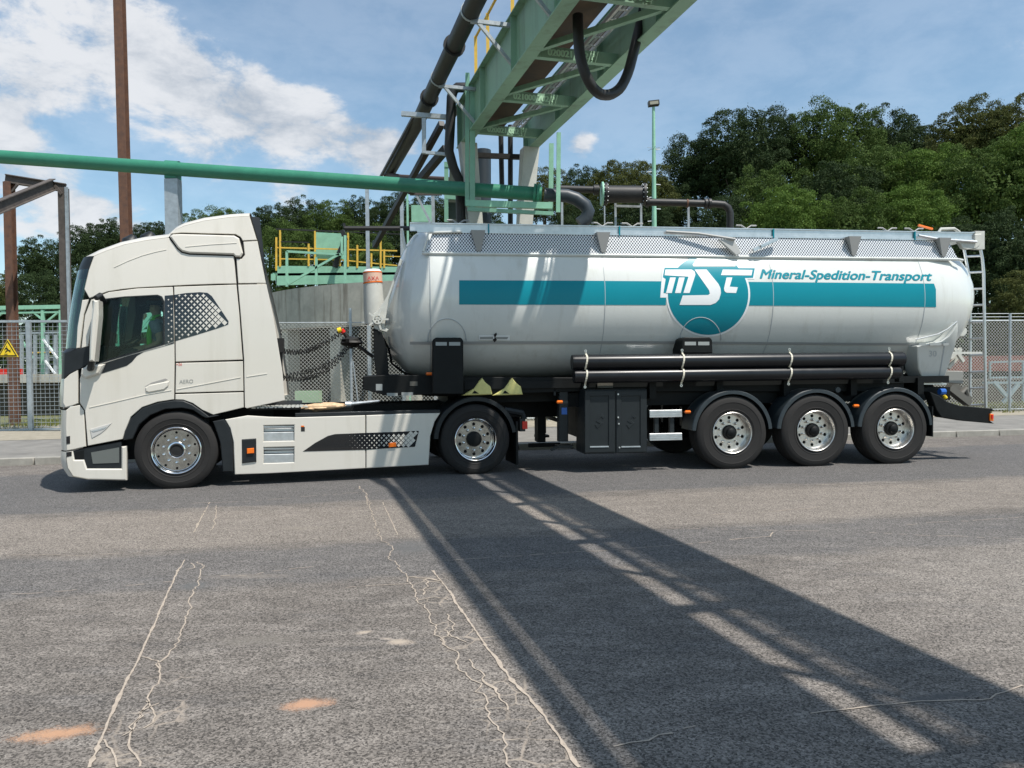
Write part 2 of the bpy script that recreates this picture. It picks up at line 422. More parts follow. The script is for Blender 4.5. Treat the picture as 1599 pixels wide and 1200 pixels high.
# ---- outlines on the near side (pixel outlines of the photograph laid on the side of the cab)
door = [(139.5, 566), (146, 500), (150.5, 470), (160, 460.5), (170, 456.5), (213, 450.9), (269.6, 448.4), (270.8, 470), (272.0, 500), (272.4, 565), (271.6, 624), (246, 628), (222, 636.2), (204.5, 651), (195, 674), (191.5, 686), (137, 696.5), (132.4, 641), (124.5, 629), (124.8, 591), (130, 577)]
win = [(149.5, 569.5), (153, 520), (160.5, 470), (166, 467), (194, 463.8), (246, 461), (252.5, 463.5), (256.3, 471), (256.6, 538.5)]
quarter = [(271.6, 448.2), (369, 444.8), (373.5, 490), (378.8, 562), (274.2, 565.2), (273.6, 500)]
sideup = [(139.5, 466), (131.5, 452), (138.5, 422), (146.5, 400), (166, 391.8), (194, 382.2), (228, 375.5), (263, 371.2), (276.5, 389), (283.5, 395), (296, 398), (365, 400.3), (369, 443.2), (340, 443.6), (300, 445), (260, 447), (213, 449.6), (190, 452.0), (168, 455.5), (156, 460)]
spoil_box = [(265.5, 370.3), (270, 366.8), (283, 366.2), (366, 368.6), (373.5, 373), (379.6, 396), (376, 402), (368, 401.8), (364.6, 398.3), (296, 396), (284.3, 393), (278, 387.5)]
spoil_up = [(265.5, 365.5), (274, 359), (287, 353), (318, 345), (360, 339.3), (389.5, 337.5), (401, 375), (379, 376), (375.5, 370.2), (368, 366), (283, 363.6)]
fair_up = [(380, 377.8), (402, 376.8), (415, 442.3), (372, 442.8), (369.2, 404.4), (377.4, 404.6), (382.2, 398.6)]
fair_lo = [(371.6, 444.9), (415.8, 444.3), (427, 496), (441, 581), (444.8, 625.5), (385.5, 638), (382.2, 636.4), (380.9, 560), (375.6, 490)]
lock1 = [(274.6, 567.4), (379.2, 564.6), (380, 610.8), (273.9, 613.9)]
lock2 = [(273.9, 616.1), (380, 613.0), (380.4, 636.5), (333, 648), (316, 640.5), (301, 630), (286, 624.7), (273.7, 624.3)]
hub_c = T.at(275, 708, 0)

panel('door', T, door, tum, CREAM, trac, holes=[win])
dr = [o for o in trac.children if o.name.startswith('door')][0]
panel('rear_quarter', T, quarter, tum, CREAM, trac)
panel('roof_side', T, sideup, tum, CREAM, trac)
panel('spoiler_box', T, spoil_box, tum, CREAM, trac, out=.035, bev=.018, t=.06)
panel('roof_spoiler', T, spoil_up, tum, CREAM, trac)
panel('side_fairing', T, fair_up, tum, CREAM, trac, t=.035)
panel('side_fairing', T, fair_lo, tum, CREAM, trac, t=.035)
panel('locker_door', T, lock1, tum, CREAM, trac)
panel('lower_quarter', T, lock2, tum, CREAM, trac)
panel('pillar_trim', T, [(128, 469), (138.6, 467.8), (131, 491), (124.6, 543.5), (118.5, 544.5), (121, 510)], tum, CREAM, trac)
panel('pillar_trim', T, [(142.2, 468.3), (148.5, 466.5), (144, 500), (138, 541), (127, 544), (132.5, 493)], tum, CREAM, trac)
panel('black_fairing_edge', T, [(391, 337.8), (405.6, 340.2), (410.5, 385), (416, 441.5), (402.8, 376)], tum, DARKPL, trac, t=.05)
# far side: one sheet with the same window, seen through the cab
full = [(112, 585), (119, 544), (131.5, 452), (146.5, 400), (166, 391.8), (194, 382.2), (263, 371), (318, 345), (389, 338), (415, 442), (427, 496), (441, 581), (444.8, 625.5), (385, 637), (327, 650), (300, 631), (246, 629), (204.5, 651), (192, 687), (137, 697), (112, 700)]
panel('far_side', T, full, tum, CREAM, trac, holes=[win], mirror=WD)
def tum3(x, z): return tum(x, z)+.032
inner = [(130, 572), (137, 520), (146, 472), (149, 402), (166, 393), (194, 384), (263, 372.5), (289, 356), (318, 347), (380, 340), (394, 372), (372, 445), (380, 560), (381, 636), (327, 650), (300, 630), (246, 628), (204.5, 650), (192, 686), (137, 695), (133, 640), (126, 625), (126, 592)]
panel('inner_side', T, inner, tum3, GAP, trac, holes=[win], bev=0, t=.02)
panel('inner_side', T, inner, tum3, GAP, trac, holes=[win], bev=0, t=.02, mirror=WD)
for nm, gm, mir in (('door_window', GLASS, None), ('door_window', GLASS, WD)):
    panel(nm, T, win, lambda x, z: tum(x, z)+.018, gm, dr if mir is None else trac, bev=0, t=.004, mirror=mir, cell=.4)
# window surround
def ringed(poly, k):
    cx = sum(p[0] for p in poly)/len(poly); cy = sum(p[1] for p in poly)/len(poly)
    return [(cx+(p[0]-cx)*k, cy+(p[1]-cy)*k) for p in poly]
panel('window_seal', T, win, tum, DARKPL, dr, holes=[ringed(win, .962)], bev=0, t=.03, out=.004)
panel('sill_trim', T, [(149, 571.5), (200, 556), (256, 540.5), (271.8, 534.5), (271.8, 536.5), (240, 545), (225, 549.5), (214, 556), (206, 565.5), (198, 571.5), (158.5, 583.8), (165.5, 569)], tum, DARKPL, dr, t=.01, out=.005, bev=.002)
panel('pillar_glass', T, [(257.2, 462), (270.6, 461), (271.9, 533.3), (257.2, 539)], tum, BLKGLOSS, dr, t=.01, out=.004, bev=.001)
panel('belt_panel', T, [(101, 551.5), (118, 545.5), (139, 541.5), (142.5, 545), (141, 566.5), (126, 576), (108, 584.5), (99.5, 592)], tum, DARKPL, trac)
panel('front_corner', T, [(99.5, 593.5), (109, 584.8), (121.6, 577.5), (121.6, 630), (116, 632.5), (102, 636.5), (98, 629)], tum, CREAM, trac)
panel('headlight_surround', T, [(103, 641), (110, 635.5), (124, 633), (130.5, 641.5), (134, 697.5), (113, 702.5), (104, 704), (102.4, 667)], tum, CREAM, trac)
panel('bumper_corner', T, [(103, 705.8), (113.5, 704.6), (116, 718.5), (131, 718.5), (135.5, 732.3), (189.3, 732.3), (189.3, 697.8), (197.3, 697), (197.6, 750.6), (137, 749.4), (113, 745), (104, 731), (102, 717)], tum, CREAM, trac, t=.06, bev=.015)
panel('step_frame', T, [(115, 704.4), (131, 700.6), (189.6, 690), (189.4, 697), (189.2, 732.2), (136, 732.2), (131.5, 718.4), (116.2, 718.4)], lambda x, z: .02, DARKPL, trac, t=.3, bev=0)
panel('step_well', T, [(142, 707), (186, 699), (186, 723), (145, 724.5)], lambda x, z: .012, mat('step_grey', (.12, .13, .12), .6), trac, t=.02, bev=0)
# rounded front, lofted across the width
def fl(nm, pts, m_, vf=tum, wx=None, wz=None):
    P = pl(T, pts, vf); loft(nm, P, wx or [1]*len(P), wz or [0]*len(P), m_, trac)
fl('windscreen', [(119, 544), (122.5, 510), (128.5, 468), (134, 440), (139, 420)], WGLASS)
fl('screen_frame', [(139, 420.5), (142, 411), (146.3, 400)], DARKPL, wx=[1, 1, .95])
fl('belt_panel', [(99.5+5, 591.5), (101+4, 580), (102+4, 560), (106, 551), (119, 544.5)], DARKPL, wx=[.7, .7, .7, .7, 1])
fl('grille_upper', [(102, 636), (98.5+3, 629), (101.5, 610), (104, 592)], CREAM, wx=[.7]*4)
fl('grille_lower', [(104.5, 704), (103, 667), (103.5, 641)], CREAM, wx=[.7]*3)
fl('bumper', [(140, 749.2), (114, 745), (105, 731), (103, 717), (104, 706)], CREAM, wx=[.7]*5)
rp = [(146.3, 400), (166, 391.8), (194, 382.2), (228, 375.5), (263, 371), (274, 359.5), (287, 353), (318, 345), (360, 339.3), (389.5, 337.6)]
fl('roof', rp, CREAM, wx=[.95, .7, .45, .25, .1, 0, 0, 0, 0, 0], wz=[0, .5, .8, 1, 1, 1, 1, 1, 1, 1])
g = T.at(382, 500); rear_x = g.x
front_x = T.at(112, 640).x
mb = MB(); mb.box((rear_x, WD/2, 2.2), (.04, WD-.3, 2.1)); mb.build('rear_wall', GAP, trac)
mb = MB(); mb.box(((front_x+rear_x)/2+.1, WD/2, 1.23), (rear_x-front_x-.25, WD-.2, .08)); mb.build('cab_floor', INTER, trac)
mb = MB(); mb.box((rear_x-.35, WD/2, 1.8), (.6, WD-.3, 1.0)); mb.box((rear_x-.3, WD/2, 2.75), (.55, WD-.4, .5)); mb.build('bunk', INTER, trac)
dx = T.at(150, 560).x
mb = MB(); mb.box((dx-.12, WD/2, 1.62), (.42, WD-.25, .42)); mb.box((dx+.12, WD/2+.1, 1.55), (.3, 1.0, .5))
mb.build('dashboard', INTER, trac)
sw = T.at(196, 541, .55)
mb = MB(); axv = Vector((-.55, 0, .83)); mb.lathe([(.215+.016*math.cos(a), .016*math.sin(a)) for a in np.linspace(0, 2*math.pi, 9)], sw, axv, 32); mb.cyl(sw, sw-axv*.35, .03)
mb.bar(sw+Vector((0, .2, 0)), sw-Vector((0, .2, 0)), .03)
mb.build('steering_wheel', DARKPL, trac)
sx_ = T.at(262, 530, .6)
mb = MB(); mb.box((sx_.x-.12, .6, 1.62), (.5, .5, .14)); mb.box((sx_.x+.14, .6, 1.98), (.14, .48, .75), rm=Matrix.Rotation(R(12), 3, 'Y')); mb.box((sx_.x-.1, .6, 1.4), (.3, .3, .35))
mb.build('driver_seat', INTER, trac)
mb = MB(); mb.box((sx_.x-.12, 1.9, 1.62), (.5, .5, .14)); mb.box((sx_.x+.14, 1.9, 1.85), (.14, .48, .45), rm=Matrix.Rotation(R(12), 3, 'Y')); mb.build('passenger_seat', INTER, trac)
p_ = T.at(163, 468, .1); q_ = T.at(176, 540, .12)
# roof air horns / lamps
for px_ in (205, 233):
    b0 = T.at(px_, 379 if px_ < 220 else 374, .75)
    mb = MB(); mb.tube([b0+Vector((0, 0, -.1)), b0+Vector((0, 0, .03)), b0+Vector((.03, 0, .10))], [.14, .11, .03], 14); mb.build('roof_beacon', DARKPL, trac)
# mirror with its arms
mp_ = [(145.3, 468.7), (153.3, 469.3), (153.6, 493.3), (148.6, 546), (146.6, 564.6), (138.9, 564.6), (139.6, 536), (142, 500)]
mir = panel('mirror', T, mp_, lambda x, z: -.30, CREAM, trac, t=.20, bev=.02)
mb = MB()
a_ = T.at(150, 466, -.2); b_ = T.at(163, 472, .02); mb.tube([a_, T.at(156, 461.5, -.15), b_], .035, 10)
mb.build('mirror_arm', DARKPL, mir)
mb = MB(); mb.tube([T.at(143, 562, -.2), T.at(142, 574, -.12), T.at(140, 577, .03)], .04, 10); mb.build('mirror_arm', DARKPL, mir)
mb = MB(); mb.box(T.at(147.5, 517, -.10)+Vector((.02, 0, 0)), (.03, .17, .72)); mb.build('mirror_glass', GLASSC, mir)
panel('mirror_foot', T, [(128.7, 576), (140, 571.5), (166, 568.5), (156.5, 584), (134.7, 591.5), (127.5, 585)], tum, CREAM, trac, out=.05, t=.06, bev=.02)
for q_ in ([(103.5, 682), (109.5, 681), (109.5, 693), (103.8, 694)], [(103.5, 706.5), (112, 705.5), (112, 712), (104, 714)]):
    panel('headlight', T, q_, tum, BLKGLOSS, trac, out=.006, t=.02, bev=.003)
panel('fog_sensor', T, [(117, 706.5), (131, 703), (131, 716), (117, 717)], lambda x, z: .014, BLACK, trac, t=.01, bev=.003)
# far mirror seen through
mb = MB(); f_ = T.at(163, 500, 0); mb.box((f_.x-.35, WD+.25, f_.z), (.1, .28, .75)); mb.build('mirror', DARKPL, trac)
# handle recess, badge, indicator, small print
panel('door_handle', T, [(227, 606), (233, 601.5), (258, 596.5), (265, 595.5), (263, 603.5), (257, 609), (233, 613.5), (227.5, 611.5)], tum, CREAM, dr, out=.018, t=.02, bev=.012)
panel('handle_recess', T, [(226, 604), (236, 598), (258, 591.5), (262, 593), (256, 596), (234, 601)], tum, mat('recess_grey', (.30, .29, .27), .6), dr, out=.003, t=.004, bev=0)
panel('side_vent', T, [(140.5, 671), (150, 668), (174.5, 661), (167, 669.5), (158, 677), (143.5, 685)], tum, mat('vent_grey', (.5, .49, .46), .5), trac, out=.008, t=.01, bev=.004)
panel('side_vent', T, [(143, 673), (167, 666.5), (163, 670), (146, 675)], tum, ALU, trac, out=.012, t=.005, bev=0)
def letters(body, fr, px, py, hpx, surf, m_, parent, name='lettering', shear=0, bold=0, wscale=1, slope=0.0, lift=.003):
    """flat print on a surface: glyph outlines laid on it where the photograph shows them"""
    vv, ff = text_polys(body, 1.0, shear, bold)
    mb = MB(); mb.add([surf(px+v.x*hpx*wscale, py-v.y*hpx+slope*v.x*hpx) for v in vv], ff)
    return mb.build(name, m_, parent, smooth=0, fix=False)
tsurf = lambda a, b: T.on(a, b, lambda x, z: tum(x, z)-.004)
letters('AERO', T, 280, 599.5, 8.5, tsurf, mat('badge_grey', (.42, .41, .38), .4, .6), trac, 'badge', wscale=1.0, slope=-.05)
letters('+26', T, 274.8, 571.5, 6.0, tsurf, RED, trac, 'marking', slope=-.03)
for pts_ in ([(139.4, 636), (180, 627), (227, 616), (268, 608.8)], [(276, 607.6), (330, 597.5), (376, 588.8)], [(385, 588), (417, 583)], [(178, 417.2), (200, 407), (222, 398.6), (244, 392.6), (260, 389.4)], [(290, 385.6), (330, 382), (370, 379.6)]):
    pp_ = pts_+[(a, b+1.5) for a, b in pts_[::-1]]
    panel('body_crease', T, pp_, tum, CREAM, trac, t=.01, bev=.0025, out=.006 if pts_[0][0] != 290 else .041)
# quarter window lattice print
def lattice(name, base, pitch, x0, x1, r0_, r1_, fr, vf, parent, skew=0.0, m1=BLKGLOSS, m2=CREAM, base_on=True):
    if base_on: b = panel(name, fr, base, vf, m1, parent, t=.004, out=.003, bev=0)
    from mathutils.geometry import intersect_point_line
    def inside(p):
        c = False; n = len(base)
        for i in range(n):
            a, b2 = base[i], base[i-1]
            if (a[1] > p[1]) != (b2[1] > p[1]) and p[0] < (b2[0]-a[0])*(p[1]-a[1])/(b2[1]-a[1])+a[0]: c = not c
        return c
    mb = MB(); ys = [p[1] for p in base]; row = 0; y = min(ys)-4
    while y < max(ys)+4:
        x = x0-10+(pitch/2 if row % 2 else 0)
        while x < x1+10:
            t_ = (x-x0)/(x1-x0); r_ = r0_+(r1_-r0_)*max(0, min(1, t_))
            rr = pitch*.5*r_
            if inside((x, y)) and inside((x+rr*.8, y)) and inside((x-rr*.8, y)) and inside((x, y+rr*.8)) and inside((x, y-rr*.8)) and t_ > 0:
                k = .36+.5*max(0, min(1, t_)); pts = []
                for i in range(8):
                    a = math.pi/4*i; q = rr if i % 2 == 0 else rr*.7071*k*1.15
                    pts.append((x+q*math.cos(a)*1.0, y+q*math.sin(a)))
                P = [fr.on(a, b2, vf) for a, b2 in pts]
                mb.add([(p.x, p.y-.0055, p.z) for p in P], [tuple(range(8))])
            x += pitch
        y += pitch/2; row += 1
    o = mb.build(name+'_print', m2, parent, smooth=0, fix=False); o['kind'] = 'stuff'; return o
ql = [(272.2, 460.8), (290, 458), (312, 456.6), (324, 457.6), (331, 463), (345, 484), (357, 502), (356.5, 507), (340, 513), (306, 523.6), (273.5, 533)]
lattice('lattice_panel', ql, 9.4, 262, 350, .35, .92, T, tum, trac)
pg = [(258.2, 464), (270, 463), (271.4, 532), (258.2, 538)]
lattice('pillar_print', pg, 9.4, 245, 340, .25, .9, T, lambda x, z: tum(x, z)-.003, dr, base_on=False)
# wheel arch
arch = [(192, 688), (194.5, 674), (204, 654), (222.6, 637.5), (246, 629.5), (272, 625.6), (286, 626), (300, 631.8), (315, 642), (326, 650.5), (340, 648.3), (341, 650), (322, 653.5), (315, 650.3), (301, 640.5), (284, 637.5), (258, 639.4), (234.5, 649), (218, 663), (210, 679), (207, 686)]
panel('wheel_arch', T, arch, lambda x, z: -.012, DARKPL, trac, t=.34, bev=.01)
panel('rear_mudguard', T, [(332, 658.5), (349.5, 655), (358.5, 669), (363, 690.7), (364.3, 737), (347.8, 737), (344, 693), (338, 674)], lambda x, z: -.01, DARKPL, trac, t=.4, bev=.01)
mb = MB(); mb.box((front_x+1.3, 1.25, .95), (2.1, 1.5, .5)); mb.box((front_x+.8, 1.25, .62), (1.5, 2.0, .5)); mb.build('engine_block', BLACK, trac)
# ---- wheels
def ring_pts(r_, n, a0=0.0, c=(0, 0)): return [(c[0]+r_*math.cos(a0+2*math.pi*i/n), c[1]+r_*math.sin(a0+2*math.pi*i/n)) for i in range(n)]
DISC = mat('disc_alloy', (.42, .41, .39), .22, 1.0, .25, 9)
def make_wheel(parent, x, y, D_, wid, style):
    rw = D_/2; e = bpy.data.objects.new('wheel', None); col.objects.link(e); e.parent = parent; e.location = (x, y, rw-.012)
    mb = MB(); pr = [(.290, .05), (.296, .018), (.31, .008), (.335, .004), (.34, .0), (.345, .004), (rw-.10, -.004), (rw-.095, -.008), (rw-.06, -.002), (rw-.03, .008), (rw-.008, .026), (rw, .05)]
    gz = [.07, .115, .16, .205] if wid < .34 else [.085, .14, .20, .26, .30]
    for q in gz: pr += [(rw, q), (rw-.014, q+.003), (rw-.014, q+.013), (rw, q+.016)]
    pr += [(rw, wid-.05), (rw-.02, wid-.02), (rw-.1, wid), (.31, wid-.01), (.29, wid-.05)]
    mb.lathe(pr, (0, 0, 0), (0, 1, 0), 72); mb.build('tyre', TYRE, e, smooth=30)
    mt = ALLOY if style == 'trailer' else CHROME
    dep = {'front': .035, 'drive': .135, 'trailer': .115}[style]
    mb = MB()
    mb.lathe([(.291, .03), (.297, .004), (.299, -.004), (.293, -.009), (.285, -.004), (.278, .012), (.270, .03), (.264, .06), (.262, dep), (.25, dep+.006)], (0, 0, 0), (0, 1, 0), 72)
    mb.lathe([(.262, dep+.1), (.262, dep+.12), (.28, wid-.03)], (0, 0, 0), (0, 1, 0), 48)
    nh = 10; holes = []
    if style == 'front': hr, hs_ = .228, .0155
    elif style == 'drive': hr, hs_ = .212, .024
    else: hr, hs_ = .214, .025
    for i in range(nh): holes.append(ring_pts(hs_, 12, 0, (hr*math.cos(2*math.pi*(i+.5)/nh), hr*math.sin(2*math.pi*(i+.5)/nh))))
    holes.append(ring_pts(.085, 32))
    base = {'front': -.0, 'drive': .004, 'trailer': .004}[style]
    conv = lambda p, d: Vector((p[0], d + (dep-base)*0 + (0.0 if style != 'front' else -.0), p[1]))
    mb.build('rim', mt, e, smooth=30); mb = MB()
    mb.prism(ring_pts(.256, 64), conv, dep, dep+.02, holes)
    mb.build('wheel_disc', DISC if style != 'trailer' else ALLOY, e, smooth=30)
    mb = MB(); mb.lathe([(.0, dep+.03), (.26, dep+.03)], (0, 0, 0), (0, 1, 0), 32); mb.build('brake_drum', GAP, e)
    # hub
    mb = MB()
    if style == 'front': pr = [(.10, dep), (.086, dep-.008), (.080, dep-.02), (.074, dep-.022), (.066, dep-.01), (.06, dep-.01), (.0, dep-.014)]
    elif style == 'drive': pr = [(.11, dep), (.105, dep-.05), (.09, dep-.062), (.05, dep-.066), (0, dep-.068)]
    else: pr = [(.108, dep-.002), (.104, dep-.03), (.09, dep-.045), (.066, dep-.05), (.062, dep-.085), (.05, dep-.095), (0, dep-.1)]
    mb.lathe(pr, (0, 0, 0), (0, 1, 0), 40); mb.build('hub', BLACK if style != 'front' else GAP, e)
    if style == 'front':
        mb = MB(); mb.lathe([(.112, dep-.001), (.106, dep-.014), (.092, dep-.018), (.082, dep-.012)], (0, 0, 0), (0, 1, 0), 40); mb.build('hub_ring', CHROME, e)
    nutm = MB(); nutm.tube([(0, 0, 0), (0, -.026, 0), (0, -.042, 0), (0, -.046, 0)], [.0215, .019, .012, .003], 12)
    n0 = None
    for i in range(10):
        a = 2*math.pi*i/10+.31
        if n0 is None: n_ = n0 = nutm.build('wheel_nut', CHROME if style != 'trailer' else ALLOY, e)
        else: n_ = dup(n0, e)
        n_.location = (.157*math.cos(a), dep, .157*math.sin(a))
    return e
def far_copy(wh, y): c = dup(wh, wh.parent); c.location = (wh.location.x, y, wh.location.z); c.rotation_euler = (0, 0, math.pi); return c
wf = make_wheel(trac, 0, .0, 1.0, .30, 'front'); wf.location.x = T.at(275.5, 709, 0).x
wf.rotation_euler = (0, 0, 0)
far_copy(wf, WD)
wd = make_wheel(trac, 3.89, .02, 1.0, .29, 'drive'); wd.location.x = T.at(743, 690, .02).x
w2 = dup(wd, trac); w2.location.y = .34
far_copy(wd, WD-.02)
wx_ = wd.location.x
# ---- chassis, skirts
mb = MB(); mb.box(((rear_x+wx_+1.0)/2, .85, .86), (wx_+1.0-rear_x+1.0, .09, .26)); mb.box(((rear_x+wx_+1.0)/2, 1.65, .86), (wx_+1.0-rear_x+1.0, .09, .26))
for q in (.6, 1.5, 2.4, 3.2): mb.box((rear_x+q, 1.25, .84), (.1, .8, .2))
mb.box((rear_x+1.3, .6, .55), (2.1, .5, .45)); mb.box((rear_x+1.3, 1.9, .55), (2.1, .5, .45)); mb.cyl((wx_, .3, .5), (wx_, 2.2, .5), .09); mb.box((wx_, 1.25, .5), (.45, .4, .4))
mb.cyl((wf.location.x, .25, .42), (wf.location.x, 2.3, .42), .06)
mb.build('chassis_frame', BLACK, trac)
sk1 = [(351.5, 655.5), (386.6, 649.2), (420, 651.3), (461, 652.3), (570.4, 649), (570.6, 731.6), (420, 739.6), (366.6, 741.4), (364.6, 690.7), (359.4, 669)]
sk2 = [(572, 649), (628, 646.6), (687.5, 645.4), (678.5, 659), (672, 681), (669.3, 726.3), (572, 731.5)]
st_a = [(411.5, 664.8), (459.3, 663.8), (459.3, 688.6), (411.5, 689.8)]
st_b = [(411.5, 699), (459.3, 697.8), (459.3, 722.4), (411.5, 724)]
lampb = [(377.5, 686.5), (400, 685), (400.3, 721.5), (378, 724)]
bow = lambda x, z: -.01+.10*max(0, z-.86)+.02*max(0, .45-z)
panel('side_skirt', T, sk1, bow, CREAM, trac, t=.03, holes=[st_a, st_b], bev=.008)
panel('side_skirt', T, sk2, bow, CREAM, trac, t=.03, bev=.008)
for s_ in (st_a, st_b):
    (xa, ya), (xb, _), (_, yb2), (_, yb) = s_
    pt = panel('step', T, s_, lambda x, z: .14, GAP, trac, t=.02, bev=0)
    panel('step_plate', T, [(xa, ya+5), (xb, ya+4), (xb, ya+9), (xa, ya+10)], lambda x, z: .10, ALU, pt, t=.05, bev=.004)
    panel('step_plate', T, [(xa, ya+11), (xb, ya+10), (xb, yb-1), (xa, yb-.2)], lambda x, z: .012, ALU, pt, t=.04, bev=.006)
    panel('step_plate', T, [(xa, ya+.3), (xb, ya), (xb, ya+3.2), (xa, ya+4)], lambda x, z: .02, ALU, pt, t=.04, bev=.004)
lb = panel('lamp_box', T, lampb, lambda x, z: -.025, DARKPL, trac, t=.03, bev=.01)
panel('marker_lamp', T, [(385.5, 701), (396.5, 700), (396.5, 708), (385.5, 709)], lambda x, z: -.05, ORANGE, lb, t=.03, bev=.005)
panel('marker_lamp', T, [(607, 692.4), (618.7, 691.4), (618.7, 698), (607, 699)], lambda x, z: -.035, ORANGE, trac, t=.03, bev=.005)
dec = [(473, 705.3), (492, 692), (512, 681), (523, 678.2), (570, 676.3), (611, 675), (654, 673), (651, 686), (648, 698), (611, 700), (571, 702.6)]
lattice('skirt_decal', dec, 7.6, 545, 640, .1, .95, T, lambda x, z: bow(x, z)-.001, trac)
panel('skirt_top', T, [(461, 645.8), (571, 643.2), (687, 640), (688, 645), (571, 648.4), (461, 651.6)], lambda x, z: .02, DARKPL, trac, t=.14, bev=.006)
panel('filler_cap_label', T, [(470, 667), (476, 667), (476, 674), (470, 674)], lambda x, z: bow(x, z)-.003, SIGNK, trac, t=.003, bev=0)
panel('filler_cap_label', T, [(470, 665), (475, 665), (475, 667), (470, 667)], lambda x, z: bow(x, z)-.003, ORANGE, trac, t=.003, bev=0)
mb = MB(); xa = T.at(388, 640).x; xb = T.at(687, 645).x
mb.box(((xa+T.at(470, 640).x)/2, 1.25, .985), (T.at(470, 640).x-xa, 2.3, .03)); mb.build('catwalk', BLACK, trac)
k0 = None
for i in range(26):
    for j in range(3):
        t_ = MB().box((0, 0, 0), (.05, .022, .016)) if k0 is None else None
        if k0 is None: k0 = t_.build('tread_bar', LGREY, trac, smooth=0); o = k0
        else: o = dup(k0, trac)
        o.location = (xa+.06+(i % 13)*.055, .06+(i//13)*.30+j*.10, 1.006); o.rotation_euler = (0, 0, (i+j) % 2*R(90))
# fenders over the drive wheels
def fender(parent, cx, cy, cz, r_, wid, a0, a1, m_, lip=.035, name='mudguard'):
    mb = MB(); c = Vector((cx, cy, cz)); n = 26
    pr = [(0, r_-lip), (0, r_), (.012, r_+.012), (wid, r_+.012), (wid, r_-lip)]
    vv = []; 
    for i in range(n+1):
        a = a0+(a1-a0)*i/n
        for (dy, rr) in pr: vv.append((cx+rr*math.cos(a), cy+dy, cz+rr*math.sin(a)))
    m = len(pr); ff = [(i*m+j, i*m+j+1, (i+1)*m+j+1, (i+1)*m+j) for i in range(n) for j in range(m-1)]
    ff += [tuple(range(m)), tuple(n*m+k for k in range(m))]
    # inner skin
    mb.add(vv, ff); k = []
    for i in range(n+1):
        a = a0+(a1-a0)*i/n
        for dy in (.01, wid-.01): k.append((cx+(r_-.008)*math.cos(a), cy+dy, cz+(r_-.008)*math.sin(a)))
    mb.add(k, [(2*i, 2*i+1, 2*i+3, 2*i+2) for i in range(n)])
    return mb.build(name, m_, parent, smooth=30)
fender(trac, wx_, .0, .5, .585, .65, R(8), R(178), DARKPL, .05)
mb = MB(); mb.box((wx_+.60, .32, .42), (.03, .62, .62)); mb.build('mud_flap', BLACK, trac)
mb = MB(); mb.tube([T.at(787, 640, .1), T.at(815, 645, .1), T.at(818, 655, .1)], .05, 8); mb.build('mudguard_stay', DARKPL, trac)
tl = T.at(818.5, 664, .08); mb = MB(); mb.box(tl+Vector((-.03, .2, 0)), (.08, .45, .18)); tb = mb.build('tail_lamp', DARKPL, trac)
mb = MB(); mb.box(tl+Vector((0, -.02, 0)), (.075, .05, .11)); mb.build('lens', RED, tb)
# rag and pole lying on the deck
e_ = T.at(503, 636, .25)
def lump(mb, c, d, seed, nu=14, nv=9, amp=.35):
    c = Vector(c); vv = []
    for i in range(nv+1):
        th = math.pi*i/nv
        for j in range(nu):
            ph = 2*math.pi*j/nu; q = Vector((math.sin(th)*math.cos(ph), math.sin(th)*math.sin(ph), math.cos(th)))
            k = 1+amp*noise.noise(q*2.3+Vector((seed, 0, 0)))
            vv.append(c+Vector((q.x*d[0], q.y*d[1], q.z*d[2]))*k)
    ff = [(i*nu+j, i*nu+(j+1) % nu, (i+1)*nu+(j+1) % nu, (i+1)*nu+j) for i in range(nv) for j in range(nu)]
    return mb.add(vv, ff)
mb = MB(); lump(mb, e_+Vector((0, 0, 0)), (.28, .16, .045), 3, amp=.5); lump(mb, e_+Vector((.1, .05, .02)), (.2, .12, .035), 9, amp=.6); lump(mb, e_+Vector((-.15, -.02, -.01)), (.12, .12, .03), 5, amp=.6)
mb.v = [tuple(T.w(p)) for p in mb.v]
single(mb, 'leather_gloves', TAN, 'crumpled tan work gloves lying on the deck behind the cab', 'gloves', T.w(e_-Vector((0, 0, .05))))
mb = MB(); a_ = T.at(539, 632, .3); b_ = T.at(592, 626.5, .35); mb.tube([a_, a_*.5+b_*.5, b_], [.03, .022, .02], 10); mb.cyl(a_, a_+Vector((.08, 0, 0)), .045)
mb.v = [tuple(T.w(p)) for p in mb.v]
single(mb, 'hose_coupling', ALU, 'silvery hose coupling lying beside the gloves on the tractor deck', 'coupling', T.w(a_-Vector((0, 0, .04))))
mb = MB(); mb.lathe([(.0, 0), (.45, 0), (.47, -.03), (.47, -.06), (0, -.06)], (wx_-.1, 1.25, 1.14), (0, 0, 1), 32); mb.box((wx_+.1, 1.25, 1.03), (.7, .9, .1)); mb.build('fifth_wheel', BLACK, trac)

# coiled air and electric lines
def coil(path, n, r_, wr, name, m_, parent, fr):
    P = [Vector(p) for p in path]; out_ = []
    def bez(t):
        q = P[:]
        while len(q) > 1: q = [q[i].lerp(q[i+1], t) for i in range(len(q)-1)]
        return q[0]
    N_ = n*9
    for i in range(N_+1):
        t = i/N_; c = bez(t); d = (bez(min(1, t+.01))-bez(max(0, t-.01))).normalized(); x, y = frame_box(d); a = 2*math.pi*n*t
        out_.append(c+(x*math.cos(a)+y*math.sin(a))*r_)
    mb = MB(); mb.tube(out_, wr, 6); return mb.build(name, m_, parent)
A1 = T.at(438, 547, .95); B1 = T.at(533, 519, .95)
coil([A1, T.at(470, 557, .95), T.at(495, 545, .95), B1], 22, .034, .0075, 'coiled_line', BPIPE, trac, T)
coil([T.at(441, 590, 1.05), T.at(470, 597, 1.05), T.at(520, 590, 1.05), T.at(545, 536, 1.05)], 24, .034, .0075, 'coiled_line', BPIPE, trac, T)
